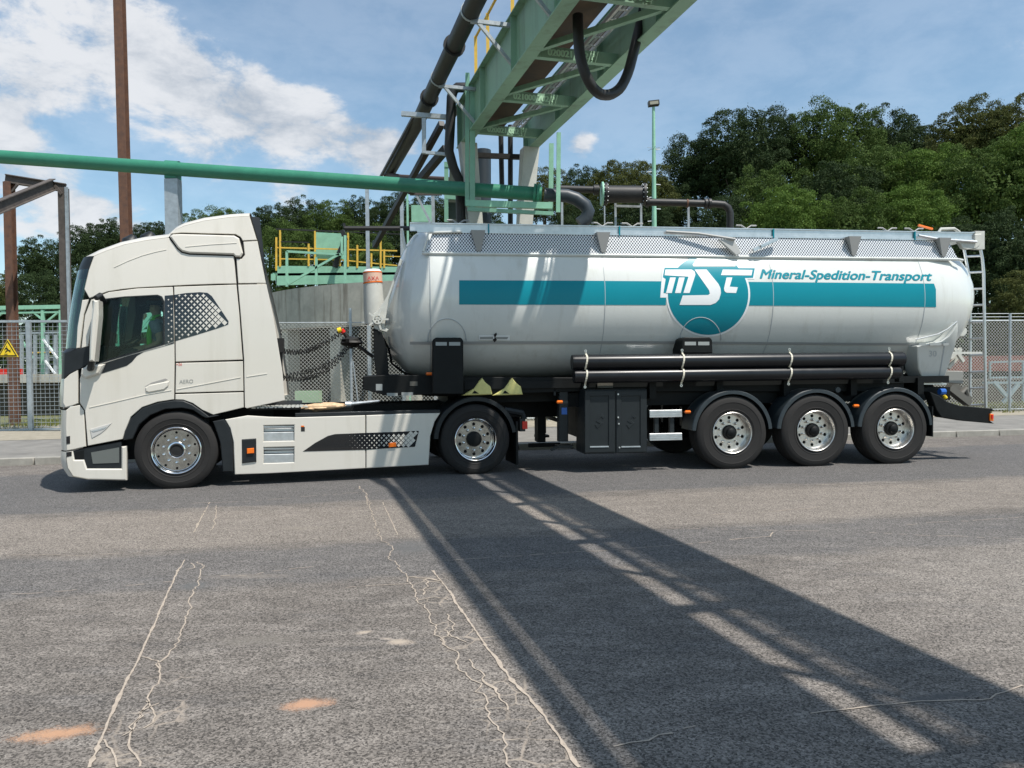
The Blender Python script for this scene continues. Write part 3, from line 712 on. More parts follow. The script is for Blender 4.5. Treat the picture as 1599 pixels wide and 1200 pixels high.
coil([T.at(441, 588, 1.2), T.at(480, 582, 1.2), T.at(520, 575, 1.2), T.at(543, 540, 1.2)], 20, .032, .0075, 'coiled_line', BPIPE, trac, T)
mb = MB(); mb.tube([A1, T.at(438, 575, .95), T.at(441, 590, 1.0)], .03, 8); mb.box(T.at(438, 540, .95), (.1, .3, .2)); mb.build('line_bracket', BPIPE, trac)
mb = MB(); mb.cyl(T.at(527, 517, .9), T.at(533, 515, .9), .04); mb.build('coupling_head', SIGNY, trac)
mb = MB(); mb.cyl(T.at(533, 515, .9), T.at(537, 520, .9), .035); mb.build('coupling_head', RED, trac)
mb = MB(); mb.tube([T.at(535, 516, 1.0), T.at(548, 536, 1.0), T.at(548, 545, 1.0)], .03, 8); lump(mb, T.at(549, 534, 1.0), (.16, .12, .07), 2, amp=.5); mb.tube([T.at(549, 533, 1.0), T.at(583, 558, 1.0)], .025, 8); mb.build('line_arm', BPIPE, trac)

# ---- driver: one continuous skinned body
def skin_body(name, joints, edges, m_, parent, sub=2, world_fr=None):
    me = bpy.data.meshes.new(name); inv = root_inv(parent)
    me.from_pydata([tuple(inv @ T.w(j[0])) for j in joints], edges, [])
    o = bpy.data.objects.new(name, me); col.objects.link(o); o.parent = parent
    me.skin_vertices.new() if hasattr(me.skin_vertices, 'new') and not me.skin_vertices else None
    md = o.modifiers.new('skin', 'SKIN'); md.use_smooth_shade = True
    if not me.skin_vertices:
        pass
    for i, j in enumerate(joints):
        sv = me.skin_vertices[0].data[i]; sv.radius = (j[1], j[1]) if not isinstance(j[1], tuple) else j[1]; sv.use_root = (i == 0)
    sb = o.modifiers.new('subsurf', 'SUBSURF'); sb.levels = sub; sb.render_levels = sub
    me.materials.append(m_)
    return o
hd = T.at(243, 481.5, .58)
base_z = hd.z-.62
X = hd.x+.03
drv = thing('person', 'driver in dark cap, grey shirt and green hi-vis vest seated behind the steering wheel', 'person', T.w((X, .58, base_z)), T.a)
V = Vector
el = T.at(249, 535, .30); ha = T.at(226, 545, .22)
bj = [(V((X+.02, .58, base_z+.0)), .14), (V((X+.03, .58, base_z+.16)), .13), (V((X+.02, .58, base_z+.34)), .15), (V((X-.0, .58, base_z+.44)), .10), (V((X-.02, .58, base_z+.50)), .055), (V((X-.03, .58, hd.z-.07)), .06),
      (V((X-.035, .58, hd.z)), .088), (V((X-.02, .58, hd.z+.06)), .085),
      (V((X, .42, base_z+.42)), .07), (el+V((0, .03, .08)), .052), (el, .042), (el.lerp(ha, .8), .03), (ha+V((0, 0, 0)), .028),
      (V((X, .74, base_z+.42)), .07), (V((X-.08, .8, base_z+.2)), .05), (V((X-.36, .76, base_z+.18)), .03), (V((X-.42, .74, base_z+.19)), .028),
      (V((X-.4, .47, base_z+.02)), .08), (V((X-.5, .47, base_z-.35)), .055), (V((X-.62, .47, base_z-.42)), .04),
      (V((X-.4, .69, base_z+.02)), .08), (V((X-.5, .69, base_z-.35)), .055), (V((X-.62, .69, base_z-.42)), .04),
      (V((X-.105, .58, hd.z-.035)), .018), (V((X-.08, .58, hd.z-.03)), .04)]
be = [(0, 1), (1, 2), (2, 3), (3, 4), (4, 5), (5, 6), (6, 7), (3, 8), (8, 9), (9, 10), (10, 11), (11, 12), (3, 13), (13, 14), (14, 15), (15, 16), (0, 17), (17, 18), (18, 19), (0, 20), (20, 21), (21, 22), (6, 24), (24, 23)]
skin_body('body', bj, be, SKIN, drv)
# clothing follows the body
tj = [(V((X+.02, .58, base_z+.02)), .155), (V((X+.03, .58, base_z+.16)), .145), (V((X+.02, .58, base_z+.34)), .165), (V((X, .58, base_z+.43)), .11), (V((X, .40, base_z+.42)), .085), (el.lerp(V((X, .40, base_z+.42)), .35), .07), (V((X, .76, base_z+.42)), .085), (V((X-.05, .8, base_z+.28)), .07)]
skin_body('shirt', tj, [(0, 1), (1, 2), (2, 3), (3, 4), (4, 5), (3, 6), (6, 7)], SHIRT, drv)
skin_body('trousers', [(V((X+.02, .58, base_z-.02)), .16), (V((X-.4, .47, base_z+.02)), .09), (V((X-.5, .47, base_z-.33)), .07), (V((X-.4, .69, base_z+.02)), .09), (V((X-.5, .69, base_z-.33)), .07)], [(0, 1), (1, 2), (0, 3), (3, 4)], TROU, drv)
def world_mb(mb): mb.v = [tuple(T.w(p)) for p in mb.v]; return mb
v_ = []
va = [(X-.03, .40, base_z+.50), (X-.12, .40, base_z+.42), (X-.17, .41, base_z+.28), (X-.17, .42, base_z+.10)]
mb = MB(); mb.tube([V(p)+V((0, 0, 0)) for p in [(X+.05, .43, base_z+.52), (X-.01, .41, base_z+.50), (X-.06, .40, base_z+.40), (X-.085, .405, base_z+.26), (X-.085, .42, base_z+.12)]], [.014, .022, .03, .034, .034], 10)
world_mb(mb).build('safety_vest', VEST, drv, world=True)
mb = MB(); mb.lathe([(.0, .075), (.05, .07), (.085, .05), (.103, .015), (.106, -.02), (.10, -.02)], hd+V((-.012, 0, .055)), (0, 0, 1), 24)
c0 = hd+V((-.13, 0, .045)); mb.box(c0, (.12, .15, .014), rm=Matrix.Rotation(R(-8), 3, 'Y')); world_mb(mb).build('cap', CAP, drv, world=True)
mb = MB()
for s_ in (-1, 1): mb.cyl(hd+V((-.108, s_*.035-.004, .005)), hd+V((-.104, s_*.035+.004, .006)), .016, 8)
mb.cyl(hd+V((-.1, -.085, .008)), hd+V((.02, -.09, .01)), .004, 6); world_mb(mb).build('glasses', SIGNK, drv, world=True)
mb = MB(); lump(mb, hd+V((-.0, -.09, -.01)), (.022, .012, .035), 1); world_mb(mb).build('ear', SKIN, drv, world=True)
fd = (ha-el).normalized()
for i in range(5):
    off = V((0, -.012+.0*i, 0)); b0 = ha+V((-.01, -.035+.018*i, -.005)); ln = [.065, .08, .085, .078, .06][i]
    if i == 0: b0 = ha+V((.0, .03, .02)); dirf = V((-.6, .5, .1))
    else: dirf = V((-1, 0, -.12))
    mb = MB(); dirf.normalize(); mb.tube([b0-dirf*.02, b0+dirf*ln*.45, b0+dirf*ln*.8+V((0, 0, -.014)), b0+dirf*ln+V((.004, 0, -.03))], [.0105, .0095, .0085, .006], 8)
    world_mb(mb).build('finger', SKIN, drv, world=True)

# ================================================================== TANK TRAILER
TR = Frame(3.16, 10.95, 8.5)
TW = 2.55
tr = thing('tank_trailer', 'silver tank semi-trailer with teal stripe, round logo and three axles behind the cream tractor', 'trailer', TR.O, TR.a)
VC = TW/2
# circle of the tank from its upper and lower outline
def tan_fit(px, y1, y2):
    a = TR.at(px, y1, VC+.0); b = TR.at(px, y2, VC)
    c = TR.c; l1 = math.atan2(a.z-c.z, a.y-c.y); l2 = math.atan2(b.z-c.z, b.y-c.y)
    m_ = (l1+l2)/2; h_ = (l1-l2)/2; dy = VC-c.y; d_ = dy/math.cos(m_)
    return c.z+dy*math.tan(m_), d_*math.sin(h_)
ZC, RT = tan_fit(1000, 359, 589)
print('tank', ZC, RT)
def ax(px, py): return TR.at(px, py, VC)
# stations along the tank: (x, z top, z bottom) from the outline on the axis plane
top = ZC+RT; bot = ZC-RT
def st_px(px, yt, yb):
    p = ax(px, yt); q = ax(px, yb)
    return (p.x, min(top, p.z), max(bot, q.z))
S = [st_px(594.5, 508, 513), st_px(596.5, 497, 529), st_px(601, 486, 545), st_px(608, 460, 558), st_px(616, 432, 566), st_px(625, 404, 576), st_px(634, 384, 585), st_px(645, 370, 588)]
xs0 = ax(668, 500).x
S += [(xs0, top, bot)]
x_r = ax(1400, 480).x-.55
N1 = 26
for i in range(1, N1): S.append((xs0+(x_r-xs0)*i/N1, top, bot))
S.append((x_r, top, bot))
for (px, yt, yb) in [(1430, 366, 586), (1462, 373, 578), (1482, 383, 566), (1496, 397, 545), (1505, 415, 518), (1510, 434, 490), (1511.5, 450, 466)]:
    s_ = st_px(px, yt, yb); S.append((s_[0]-.53*(s_[1]-s_[2])/2/RT*1.02, s_[1], s_[2]))
mb = MB(); seg = 96; vv = []
for (x, zt, zb) in S:
    r_ = (zt-zb)/2; c = (zt+zb)/2
    for k in range(seg):
        a = 2*math.pi*k/seg; vv.append((x, VC-r_*math.cos(a), c+r_*math.sin(a)))
ff = [(i*seg+k, i*seg+(k+1) % seg, (i+1)*seg+(k+1) % seg, (i+1)*seg+k) for i in range(len(S)-1) for k in range(seg)]
ff += [tuple(range(seg)), tuple((len(S)-1)*seg+k for k in range(seg))]
mb.add(vv, ff); tank = mb.build('tank', TANKP, tr, smooth=60)
def oncyl(px, py, lift=.003):
    return TR.cyl(px, py, VC, ZC, RT+lift)
def decal(name, loops, m_, parent=tank, lift=.003, step=6):
    loops = [list(l) for l in loops]; flat = [p for l in loops for p in l]
    tris = tessellate_polygon([[Vector((p[0], p[1], 0)) for p in l] for l in loops])
    bm = bmesh.new(); bv = [bm.verts.new((p[0], p[1], 0)) for p in flat]
    for t_ in tris:
        try: bm.faces.new([bv[i] for i in t_])
        except ValueError: pass
    for ax_i, stp in ((1, step), (0, 60)):
        lo = min(p[ax_i] for p in flat); hi = max(p[ax_i] for p in flat); q = lo+stp*.7
        while q < hi:
            co = [0, 0, 0]; no = [0, 0, 0]; co[ax_i] = q; no[ax_i] = 1
            bmesh.ops.bisect_plane(bm, geom=bm.verts[:]+bm.edges[:]+bm.faces[:], plane_co=co, plane_no=no); q += stp
    for v in bm.verts: v.co = oncyl(v.co.x, v.co.y, lift)
    bmesh.ops.recalc_face_normals(bm, faces=bm.faces)
    if sum(f.normal.y for f in bm.faces) > 0: bmesh.ops.reverse_faces(bm, faces=bm.faces)
    me = bpy.data.meshes.new(name); bm.to_mesh(me); bm.free(); me.materials.append(m_)
    me.polygons.foreach_set('use_smooth', [True]*len(me.polygons))
    o = bpy.data.objects.new(name, me); col.objects.link(o); o.parent = parent; return o
def z7(pts): return [(900+x/4.442, 330+y/4.442) for x, y in pts]
ccx, ccy, crx, cry = 914, 578, 279, 281
def arcp(a0, a1, n, k=1.0, cx=ccx, cy=ccy, rx=crx, ry=cry): return [(cx+k*rx*math.cos(R(a0+(a1-a0)*i/n)), cy-k*ry*math.sin(R(a0+(a1-a0)*i/n))) for i in range(n+1)]
decal('stripe', [[(717, 438), (900, 438.6), (1040, 439.6), (1040, 476.8), (717, 476)]], TEAL)
decal('stripe', [[(1160, 440.4), (1310, 441.7), (1458.5, 443.2), (1461.5, 452), (1461.8, 480), (1310, 478.6), (1160, 477.4)]], TEAL)
disc = [(640+0*i, 0) for i in range(0)]
k_ = 5.5/279
# white halo then disc
decal('logo_border', [z7(arcp(-205, 28, 60, 1.045))], WHITE, lift=.004)
decal('logo_border', [z7([(598, 385), (1240, 385), (1235, 470), (1150, 470), (1150, 600), (582, 600)])], WHITE, lift=.0046)
decal('logo_disc', [z7(arcp(0, 360, 72)[:-1])], TEAL, lift=.0058)
decal('logo_ground', [z7([(612, 392), (1238, 396), (1226, 462), (1158, 464), (1120, 600), (640, 595), (640, 568), (605, 568), (620, 470), (600, 458)])], TEAL, lift=.0068)
decal('logo_gap', [z7([(806, 372), (836, 330), (1104, 333), (1104, 384), (812, 384)])], TANKP, lift=.008)
decal('logo_letter', [z7([(618, 405), (800, 405), (820, 418), (826, 440), (785, 568), (742, 568), (778, 455), (612, 445)])], WHITE, lift=.0095)
decal('logo_letter', [z7([(650, 460), (690, 460), (662, 568), (622, 568)])], WHITE, lift=.0095)
decal('logo_letter', [z7([(712, 460), (752, 460), (724, 568), (684, 568)])], WHITE, lift=.0095)
decal('logo_letter', [z7([(820, 405), (904, 405), (986, 505), (1000, 535), (1003, 570), (990, 612), (965, 638), (930, 651), (716, 651), (738, 585), (915, 582), (926, 572), (920, 548)])], WHITE, lift=.0095)
decal('logo_letter', [z7([(1016, 405), (1222, 408), (1214, 446), (1003, 444)])], WHITE, lift=.0095)
decal('logo_letter', [z7([(1042, 460), (1082, 460), (1064, 524), (1120, 528), (1108, 568), (1042, 566), (1028, 556), (1024, 536)])], WHITE, lift=.0095)
vv, ff = text_polys('Mineral-Spedition-Transport', 1.0, .25, 0)
wx0 = min(v.x for v in vv); wx1 = max(v.x for v in vv)
def tmap(v):
    u = (v.x-wx0)/(wx1-wx0); return oncyl(1186+u*270, 434.6+3.6*u-v.y*19.0, .004)
mb = MB()
for qi, (du_, dv_) in enumerate(((-.042, 0), (.042, 0), (0, .022), (0, -.022), (-.022, .014), (.022, -.014))): mb.add([oncyl(1187+((v.x-wx0)/(wx1-wx0))*268+du_*19, 434.8+3.6*((v.x-wx0)/(wx1-wx0))-(v.y+dv_)*20.0, .003+.0005*qi) for v in vv], ff)
mb.build('lettering', TEAL, tank, smooth=0, fix=False)
# seams
SEAM = mat('seam_grey', (.42, .45, .46), .4)
for x_ in (945, 1207.5, 1444): 
    q = oncyl(x_, 480).x; mb = MB(); mb.lathe([(RT-.004, -.006), (RT+.004, -.004), (RT+.004, .004), (RT-.004, .006)], (q, VC, ZC), (1, 0, 0), 96); mb.build('weld_seam', SEAM, tank)
q = oncyl(672.5, 480).x; mb = MB(); mb.lathe([(RT-.004, -.006), (RT+.004, -.004), (RT+.004, .004), (RT-.004, .006)], (q, VC, ZC), (1, 0, 0), 96); mb.build('weld_seam', SEAM, tank)
decal('side_rail', [[(640, 534), (1000, 533), (1440, 536.5), (1440, 540), (1000, 537), (640, 538.5)]], mat('rail_grey', (.36, .36, .35), .45), lift=.012)
for (x_, y_, w_) in ((698, 497, 30), (1094, 497, 32)):
    pts = [(x_+w_*math.cos(a)*1.0, y_+34-w_*1.1*math.sin(a)) for a in np.linspace(0, math.pi, 20)]
    mb = MB(); P = [oncyl(a, b, .003) for a, b in [(x_+w_, 585)]+pts+[(x_-w_, 585)]]; mb.tube(P, .006, 6); mb.build('arch_weld', SEAM, tank)
decal('maker_plate', [[(748, 523.5), (796, 524.2), (796, 532), (748, 531.2)]], WHITE, lift=.013)
decal('maker_print', [[(749.5, 526.5), (770, 526), (770, 530), (749.5, 530)]], GREYP, lift=.016)
decal('maker_print', [[(774, 526.5), (794, 526.5), (792, 530), (775, 530)]], GREYP, lift=.016)
decal('maker_print', [[(771, 523), (775, 519.5), (776, 523), (773.5, 527), (776, 531), (772, 535), (769.5, 531), (772.5, 528)]], SIGNK, lift=.018)
# nose: grooves & side loop
mb = MB(); mb.tube([TR.at(627, 357, .9), TR.at(632, 385, .95), TR.at(640, 407, .9), TR.at(646, 413, .85), TR.at(652, 410, .8), TR.at(655, 400, .78), TR.at(660, 372, .85), TR.at(668, 364, .9)], .022, 8); mb.build('front_handrail', TANKP, tr)

# top gangway: long side beam, perforated screen, lower moulding, brackets
x0 = ax(626, 356).x; x1 = TR.at(1532, 368, .75).x
pl0 = oncyl(1000, 398, .0); V0 = pl0.y; yb = V0+.06
print('lip', V0)
b0 = TR.at(640, 357, yb); b1 = TR.at(1530, 368.5, yb)
zt = (b0.z+b1.z)/2; print('beam z', b0.z, b1.z)
mb = MB()
mb.box(((b0.x+b1.x)/2, yb, zt), (b1.x-b0.x, .05, .10)); mb.box(((b0.x+b1.x)/2, yb-.03, zt-.062), (b1.x-b0.x-.2, .03, .025)); mb.box(((b0.x+b1.x)/2, yb-.012, zt+.055), (b1.x-b0.x, .06, .014))
mb.build('gangway_beam', ALU, tr)
mb = MB(); mb.box(((b0.x+b1.x)/2, 2*VC-yb, zt), (b1.x-b0.x, .05, .10)); mb.build('gangway_beam', ALU, tr)
mb = MB(); mb.box(((b0.x+b1.x)/2+.3, VC, zt-.05), (b1.x-b0.x-.9, 2*(VC-yb), .03)); mb.build('gangway_grating', ALU, tr)
sc0 = TR.at(664, 385, .55).x; sc1 = TR.at(1476, 385, .55).x
zl = pl0.z; zu = zt-.06
mb = MB(); n = 60
def scr_y(z): 
    t_ = (z-zl)/(zu-zl); return V0-.03+.06*t_
ks = [0, .25, .5, .75, 1]
for side in (0, 1):
    vv = []
    for i in range(n+1):
        x = sc0+(sc1-sc0)*i/n
        for t_ in ks:
            z = zl+(zu-zl)*t_; y = scr_y(z); xx = x+(.0 if i else .10*t_)-(.12*t_ if i == n else 0); vv.append((xx, y if not side else TW-y, z))
    m_ = len(ks); mb.add(vv, [(i*m_+j, i*m_+j+1, (i+1)*m_+j+1, (i+1)*m_+j) for i in range(n) for j in range(m_-1)])
mb.build('perforated_screen', PERF, tr, smooth=60)
mb = MB()
for yy in (V0-.035, TW-V0+.035): mb.tube([(sc0-.05, yy+.02, zl-.02), (sc0, yy, zl-.02), (sc1, yy, zl-.02), (sc1+.1, yy+.02, zl-.03)], .022, 8)
mb.tube([(sc0-.04, V0-.03, zl), (sc0+.04, V0, zu-.02), (sc0+.5, V0, zu)], .018, 8)
mb.build('screen_rail', TANKP, tr)
for px_ in (746, 940, 1330, 1470):
    mb = MB(); q = TR.at(px_, 380, V0).x
    mb.add([(q-.10, V0+.02, zt-.05), (q+.10, V0+.02, zt-.05), (q+.04, V0-.05, zl+.02), (q-.02, V0-.05, zl+.02), (q-.10, V0-.09, zt-.05), (q+.10, V0-.09, zt-.05)], [(0, 1, 2, 3), (4, 5, 2, 3), (0, 4, 3), (1, 5, 2), (0, 1, 5, 4)])
    mb.build('beam_bracket', mat('bracket_grey', (.30, .30, .29), .5), tr)
# raising ram for the handrail
mb = MB(); mb.bar(TR.at(1176, 391, V0-.08), TR.at(1214, 373, V0-.08), .055, .05); mb.bar(TR.at(1187, 385, V0-.1), TR.at(1210, 375, V0-.1), .07, .03); mb.build('rail_ram', ALU, tr)
panel('ram_bracket', TR, [(1122, 374), (1146, 374), (1158, 395), (1150, 399)], lambda x, z: V0-.10, mat('bracket_light', (.5, .5, .48), .5), tr, t=.04)
mb = MB(); mb.tube([TR.at(1040, 362, V0), TR.at(1090, 365, V0-.06), TR.at(1148, 374, V0-.12)], .02, 8); mb.build('ram_rod', mat('rod_grey', (.36, .36, .35), .5), tr)
for px_ in (762.5, 966, 1205.5, 1425.5):
    q = TR.at(px_, 360, yb).x; mb = MB(); mb.box((q, yb-.03, zt-.01), (.018, .05, .13)); mb.build('teal_band', TEAL, tr)
BR2 = TR.at(1532, 368, yb)
mb = MB(); mb.box(BR2+V((-.06, 0, -.08)), (.16, .10, .28)); mb.build('beam_end', LGREY, tr)
# small fittings on the top
CLAMP = mat('clamp_grey', (.30, .30, .29), .6)
for px_ in (1351, 1391, 711, 925, 970, 1140):
    q = TR.at(px_, 355, VC-.2); c = V((q.x, V0+.2, zt+.085))
    mb = MB(); mb.tube([c+V((-.16, 0, .05)), c+V((-.08, 0, .05)), c, c+V((.08, 0, .05)), c+V((.16, 0, .05))], .013, 6); mb.cyl(c+V((0, 0, -.1)), c, .03, 8); mb.build('hatch_clamp', CLAMP, tr)
for px_ in (780, 1230):
    q = TR.at(px_, 352, VC-.1); mb = MB(); mb.lathe([(.0, .06), (.14, .05), (.19, .0), (.19, -.25)], (q.x, VC, zt+.07), (0, 0, 1), 24); mb.build('hatch_lid', LGREY, tr)
q = TR.at(1440, 354, 1.0); mb = MB(); mb.tube([TR.at(1434, 352, .95), TR.at(1456, 358, .95)], .018, 6); mb.build('orange_handle', ORANGE, tr)
mb = MB(); mb.tube([TR.at(1466, 363, 1.0), TR.at(1469, 358, 1.0), TR.at(1490, 357.5, 1.0), TR.at(1498, 363, 1.0)], .025, 8); mb.build('grab_handle', LGREY, tr)
mb = MB(); mb.tube([TR.at(538, 357, 1.1), TR.at(645, 357, 1.1)], .035, 10); 
mb.tube([TR.at(538, 357, 1.1), TR.at(537, 349, 1.1)], .02, 6); mb.build('front_pipe', BPIPE, tr)

# front: dust filter barrel, bracket with little wheel, legs, front frame
mb = MB(); mb.tube([TR.at(586, 506, 1.0), TR.at(584, 480, 1.0), TR.at(582, 440, 1.0)], [.155, .15, .135], 24); fb = mb.build('filter_barrel', LGREY, tr)
mb = MB(); mb.tube([TR.at(582.4, 441, 1.0), TR.at(581.6, 425, 1.0)], [.139, .137], 24); mb.build('barrel_band', mat('salmon', (.72, .48, .36), .5), fb)
mb = MB(); mb.tube([TR.at(582.4, 443, 1.0), TR.at(582.2, 441, 1.0)], [.142, .142], 24); mb.tube([TR.at(581.6, 427, 1.0), TR.at(581.5, 425, 1.0)], [.140, .140], 24); mb.build('barrel_edge', ORANGE, fb)
mb = MB(); mb.tube([TR.at(581.6, 425.5, 1.0), TR.at(581.4, 421.5, 1.0)], [.137, .11], 24); mb.build('barrel_cap', WHITE, fb)
letters('AXA', TR, 573.5, 438, 9, lambda a, b: TR.cyl(a, b, 1.0, 0, 0) if False else TR.at(a, b, 1.0-.143), RED, fb, 'barrel_print')
panel('nose_bracket', TR, [(625, 404), (629, 407), (607, 466), (604, 487), (600, 512), (607, 515), (604, 519), (585, 514), (580, 500), (583, 490), (590, 486), (605, 462)], lambda x, z: .62, LGREY, tr, t=.06)
mb = MB(); c = TR.at(590, 499, .58); mb.lathe([(.05, -.02), (.07, -.02), (.07, .02), (.05, .02), (.05, -.02)], c, (0, 1, 0), 16)
for k in range(5): mb.bar(c, c+V((math.cos(k*1.25), 0, math.sin(k*1.25)))*.15, .025)
mb.build('brake_winch', LGREY, tr)
panel('front_leg', TR, [(583, 513), (596, 519), (604, 545), (607, 586), (588, 588), (584, 560)], lambda x, z: .6, BLACK, tr, t=.25)
panel('front_leg', TR, [(583, 513), (596, 519), (604, 545), (607, 586), (588, 588), (584, 560)], lambda x, z: 1.5, BLACK, tr, t=.2)
mb = MB(); mb.tube([TR.at(598, 528, .95), TR.at(607, 545, .95), TR.at(612, 568, .95), TR.at(636, 586, .95)], .02, 6); mb.build('front_stay', BLACK, tr)
panel('front_box', TR, [(566.5, 588), (600, 586), (722, 586), (722, 617), (600, 617.5), (566.5, 608)], lambda x, z: .45, BLACK, tr, t=1.6, bev=.01)
for (xa, ya, xb, yb_, m_) in ((587, 600, 597, 610, GREYP), (604, 614, 621, 619, GREYP), (627, 613, 645, 618, GREYP), (640, 596, 652, 603, mat('plate_dark', (.10, .095, .08), .5))):
    panel('label_plate', TR, [(xa, ya), (xb, ya), (xb, yb_), (xa, yb_)], lambda x, z: .445, m_, tr, t=.004, bev=0)
def marker(px, py, m_=ORANGE, v=-.02, w_=.085):
    c = TR.at(px, py, v); mb = MB(); mb.tube([c+V((-w_/2, 0, 0)), c+V((-w_*.4, -.02, 0)), c+V((w_*.4, -.02, 0)), c+V((w_/2, 0, 0))], [.006, .022, .022, .006], 8); return mb.build('marker_lamp', m_, tr)
marker(670, 584, v=.35); marker(873.5, 628); marker(1073, 643.5); marker(1335.5, 634)
# black lifting-lug panels with two pale labels
def lug(x_a, y_a, x_b, y_b, v):
    r_ = 5
    o = panel('lug_panel', TR, [(x_a, y_b), (x_a+.5, y_a+r_), (x_a+2, y_a+2), (x_a+r_, y_a), (x_b-r_, y_a), (x_b-2, y_a+2), (x_b-.5, y_a+r_), (x_b, y_b)], lambda x, z: v, BLACK, tr, t=.35, bev=.012)
    w_ = (x_b-x_a)
    for k in (0, 1):
        xa = x_a+w_*(.10+.43*k); xb = xa+w_*.36
        panel('pale_label', TR, [(xa, y_a+7), (xb, y_a+7), (xb, y_a+12.5), (xa, y_a+12.5)], lambda x, z: v-.004, GREYP, o, t=.004, bev=0)
lug(675.5, 527.5, 724, 616, .02); lug(1064.5, 527, 1113, 552, .03)
# chassis beams
g0 = TR.at(560, 600, .8).x; g1 = TR.at(1450, 600, .8).x
mb = MB()
xm0 = TR.at(715, 600, .8).x
for y in (.75, 1.8): mb.box(((xm0+g1)/2, y, 1.16), (g1-xm0, .12, .34))
mb.box(((xm0+g1)/2, 1.275, 1.25), (g1-xm0-.1, 2.0, .10))
for px_ in (900, 1000, 1100, 1200, 1300, 1400): mb.box((TR.at(px_, 600, .8).x, 1.275, 1.15), (.1, 2.1, .25))
mb.box((TR.at(960, 600, .5).x+2.3, 1.275, 1.02), (6.2, 1.7, .2))
mb.build('chassis_beam', BLACK, tr)
panel('chassis_side', TR, [(722, 589), (900, 590), (1412, 597), (1412, 611), (1300, 612), (900, 612), (722, 617)], lambda x, z: .33, BLACK, tr, t=.1, bev=.008)
# yellow wheel chocks in their holder
for dx_ in (0, 47.5):
    o = panel('wheel_chock', TR, [(722+dx_, 618), (740+dx_, 607), (748+dx_, 596), (753+dx_, 590.5), (757.5+dx_, 597), (766+dx_, 604), (767.5+dx_, 611), (769+dx_, 616.5)], lambda x, z: .26, YEL, tr, t=.16, bev=.012)
    panel('chock_slot', TR, [(737+dx_, 615), (741+dx_, 610), (748+dx_, 615)], lambda x, z: .256, BLACK, o, t=.003, bev=0)
# hose tubes with clamps
h1a, h1b = TR.at(895, 563.5, 0), TR.at(1408, 563.5, 0)
def hose(px0, y0, px1, y1, r_):
    a = TR.at(px0, y0, .0); b = TR.at(px1, y1, .0); z = (a.z+b.z)/2
    mb = MB(); mb.tube([(a.x, 0, z), (a.x+.03, 0, z), (b.x-.03, 0, z), (b.x, 0, z)], [r_*.97, r_, r_, r_*.97], 32); o = mb.build('hose_tube', HOSE, tr, smooth=50); return o, z
t1, za = hose(893, 563.5, 1409, 563.5, .105); t2, zb = hose(896, 585, 1402, 584.5, .098)
for px_ in (913.5, 1063.5, 1230.5, 1385.5):
    x = TR.at(px_, 575, 0).x; mb = MB()
    pth = [(x, -.03, za+.145)] + [(x+.012*math.sin(a*2), -.112*math.cos(a), za+.112*math.sin(a)) for a in np.linspace(R(70), R(-65), 9)] + [(x+.01*math.sin(a*2), -.105*math.cos(a), zb+.105*math.sin(a)) for a in np.linspace(R(62), R(-70), 9)] + [(x-.01, -.02, zb-.14)]
    for i in range(len(pth)-1): mb.bar(pth[i], pth[i+1], .024, .008)
    c = mb.build('hose_clamp', BEIGE, tr)
    mb = MB(); mb.lathe([(.008, -.006), (.02, -.006), (.02, .006), (.008, .006)], (x, -.04, za+.155), (0, 1, 0), 12); mb.lathe([(.008, -.006), (.02, -.006), (.02, .006), (.008, .006)], (x-.01, -.03, zb-.15), (0, 1, 0), 12); mb.build('clamp_eye', ALLOY, c)
panel('tube_holder', TR, [(1396, 549.5), (1411, 549.5), (1411, 597), (1404, 597), (1404, 552)], lambda x, z: .0, BLACK, tr, t=.1)
# cabinet
cb = [(913, 609), (1010.5, 608), (1010.5, 707.5), (913, 709.5)]
cab_ = panel('tool_cabinet', TR, cb, lambda x, z: .05, ANTH, tr, t=.5, bev=.01)
for (xa, xb) in ((913.5, 960.5), (962.5, 1010)):
    d_ = panel('cabinet_door', TR, [(xa, 611), (xb, 610.5), (xb, 706), (xa, 707.5)], lambda x, z: .03, ANTH, cab_, t=.02, bev=.005, holes=[[(xa+8, 619), (xb-10, 618.5), (xb-10, 698.5), (xa+8, 699)]])
    panel('door_inset', TR, [(xa+7, 618), (xb-9, 617.5), (xb-9, 699.5), (xa+7, 700)], lambda x, z: .045, ANTH, d_, t=.004, bev=0)
    panel('door_ledge', TR, [(xa+8, 697.3), (xb-10, 696.8), (xb-10, 698.6), (xa+8, 699.2)], lambda x, z: .022, STEEL, d_, t=.02, bev=0)
    cx = (xa+xb)/2-1; cy = 656
    panel('embossed_mark', TR, [(cx-6, cy+2), (cx+4, cy-10), (cx+8, cy-4), (cx+5, cy-2), (cx+3, cy-5), (cx-1, cy), (cx+6, cy+5), (cx-3, cy+14), (cx-7, cy+8), (cx-4, cy+6), (cx-2.5, cy+9), (cx+1, cy+6)], lambda x, z: .038, ANTH, d_, t=.008, bev=.003)
for (xx, yy) in ((965, 616), (965, 652), (966, 662), (967, 699)):
    c = TR.at(xx, yy, .022); mb = MB(); mb.cyl(c, c+V((0, -.015, 0)), .012, 10); mb.build('cabinet_lock', ALU, cab_)
panel('label_plate', TR, [(933, 595), (957, 595), (957, 606), (933, 606)], lambda x, z: .25, mat('plate_dark', (.1, .095, .08), .5), tr, t=.004, bev=0)
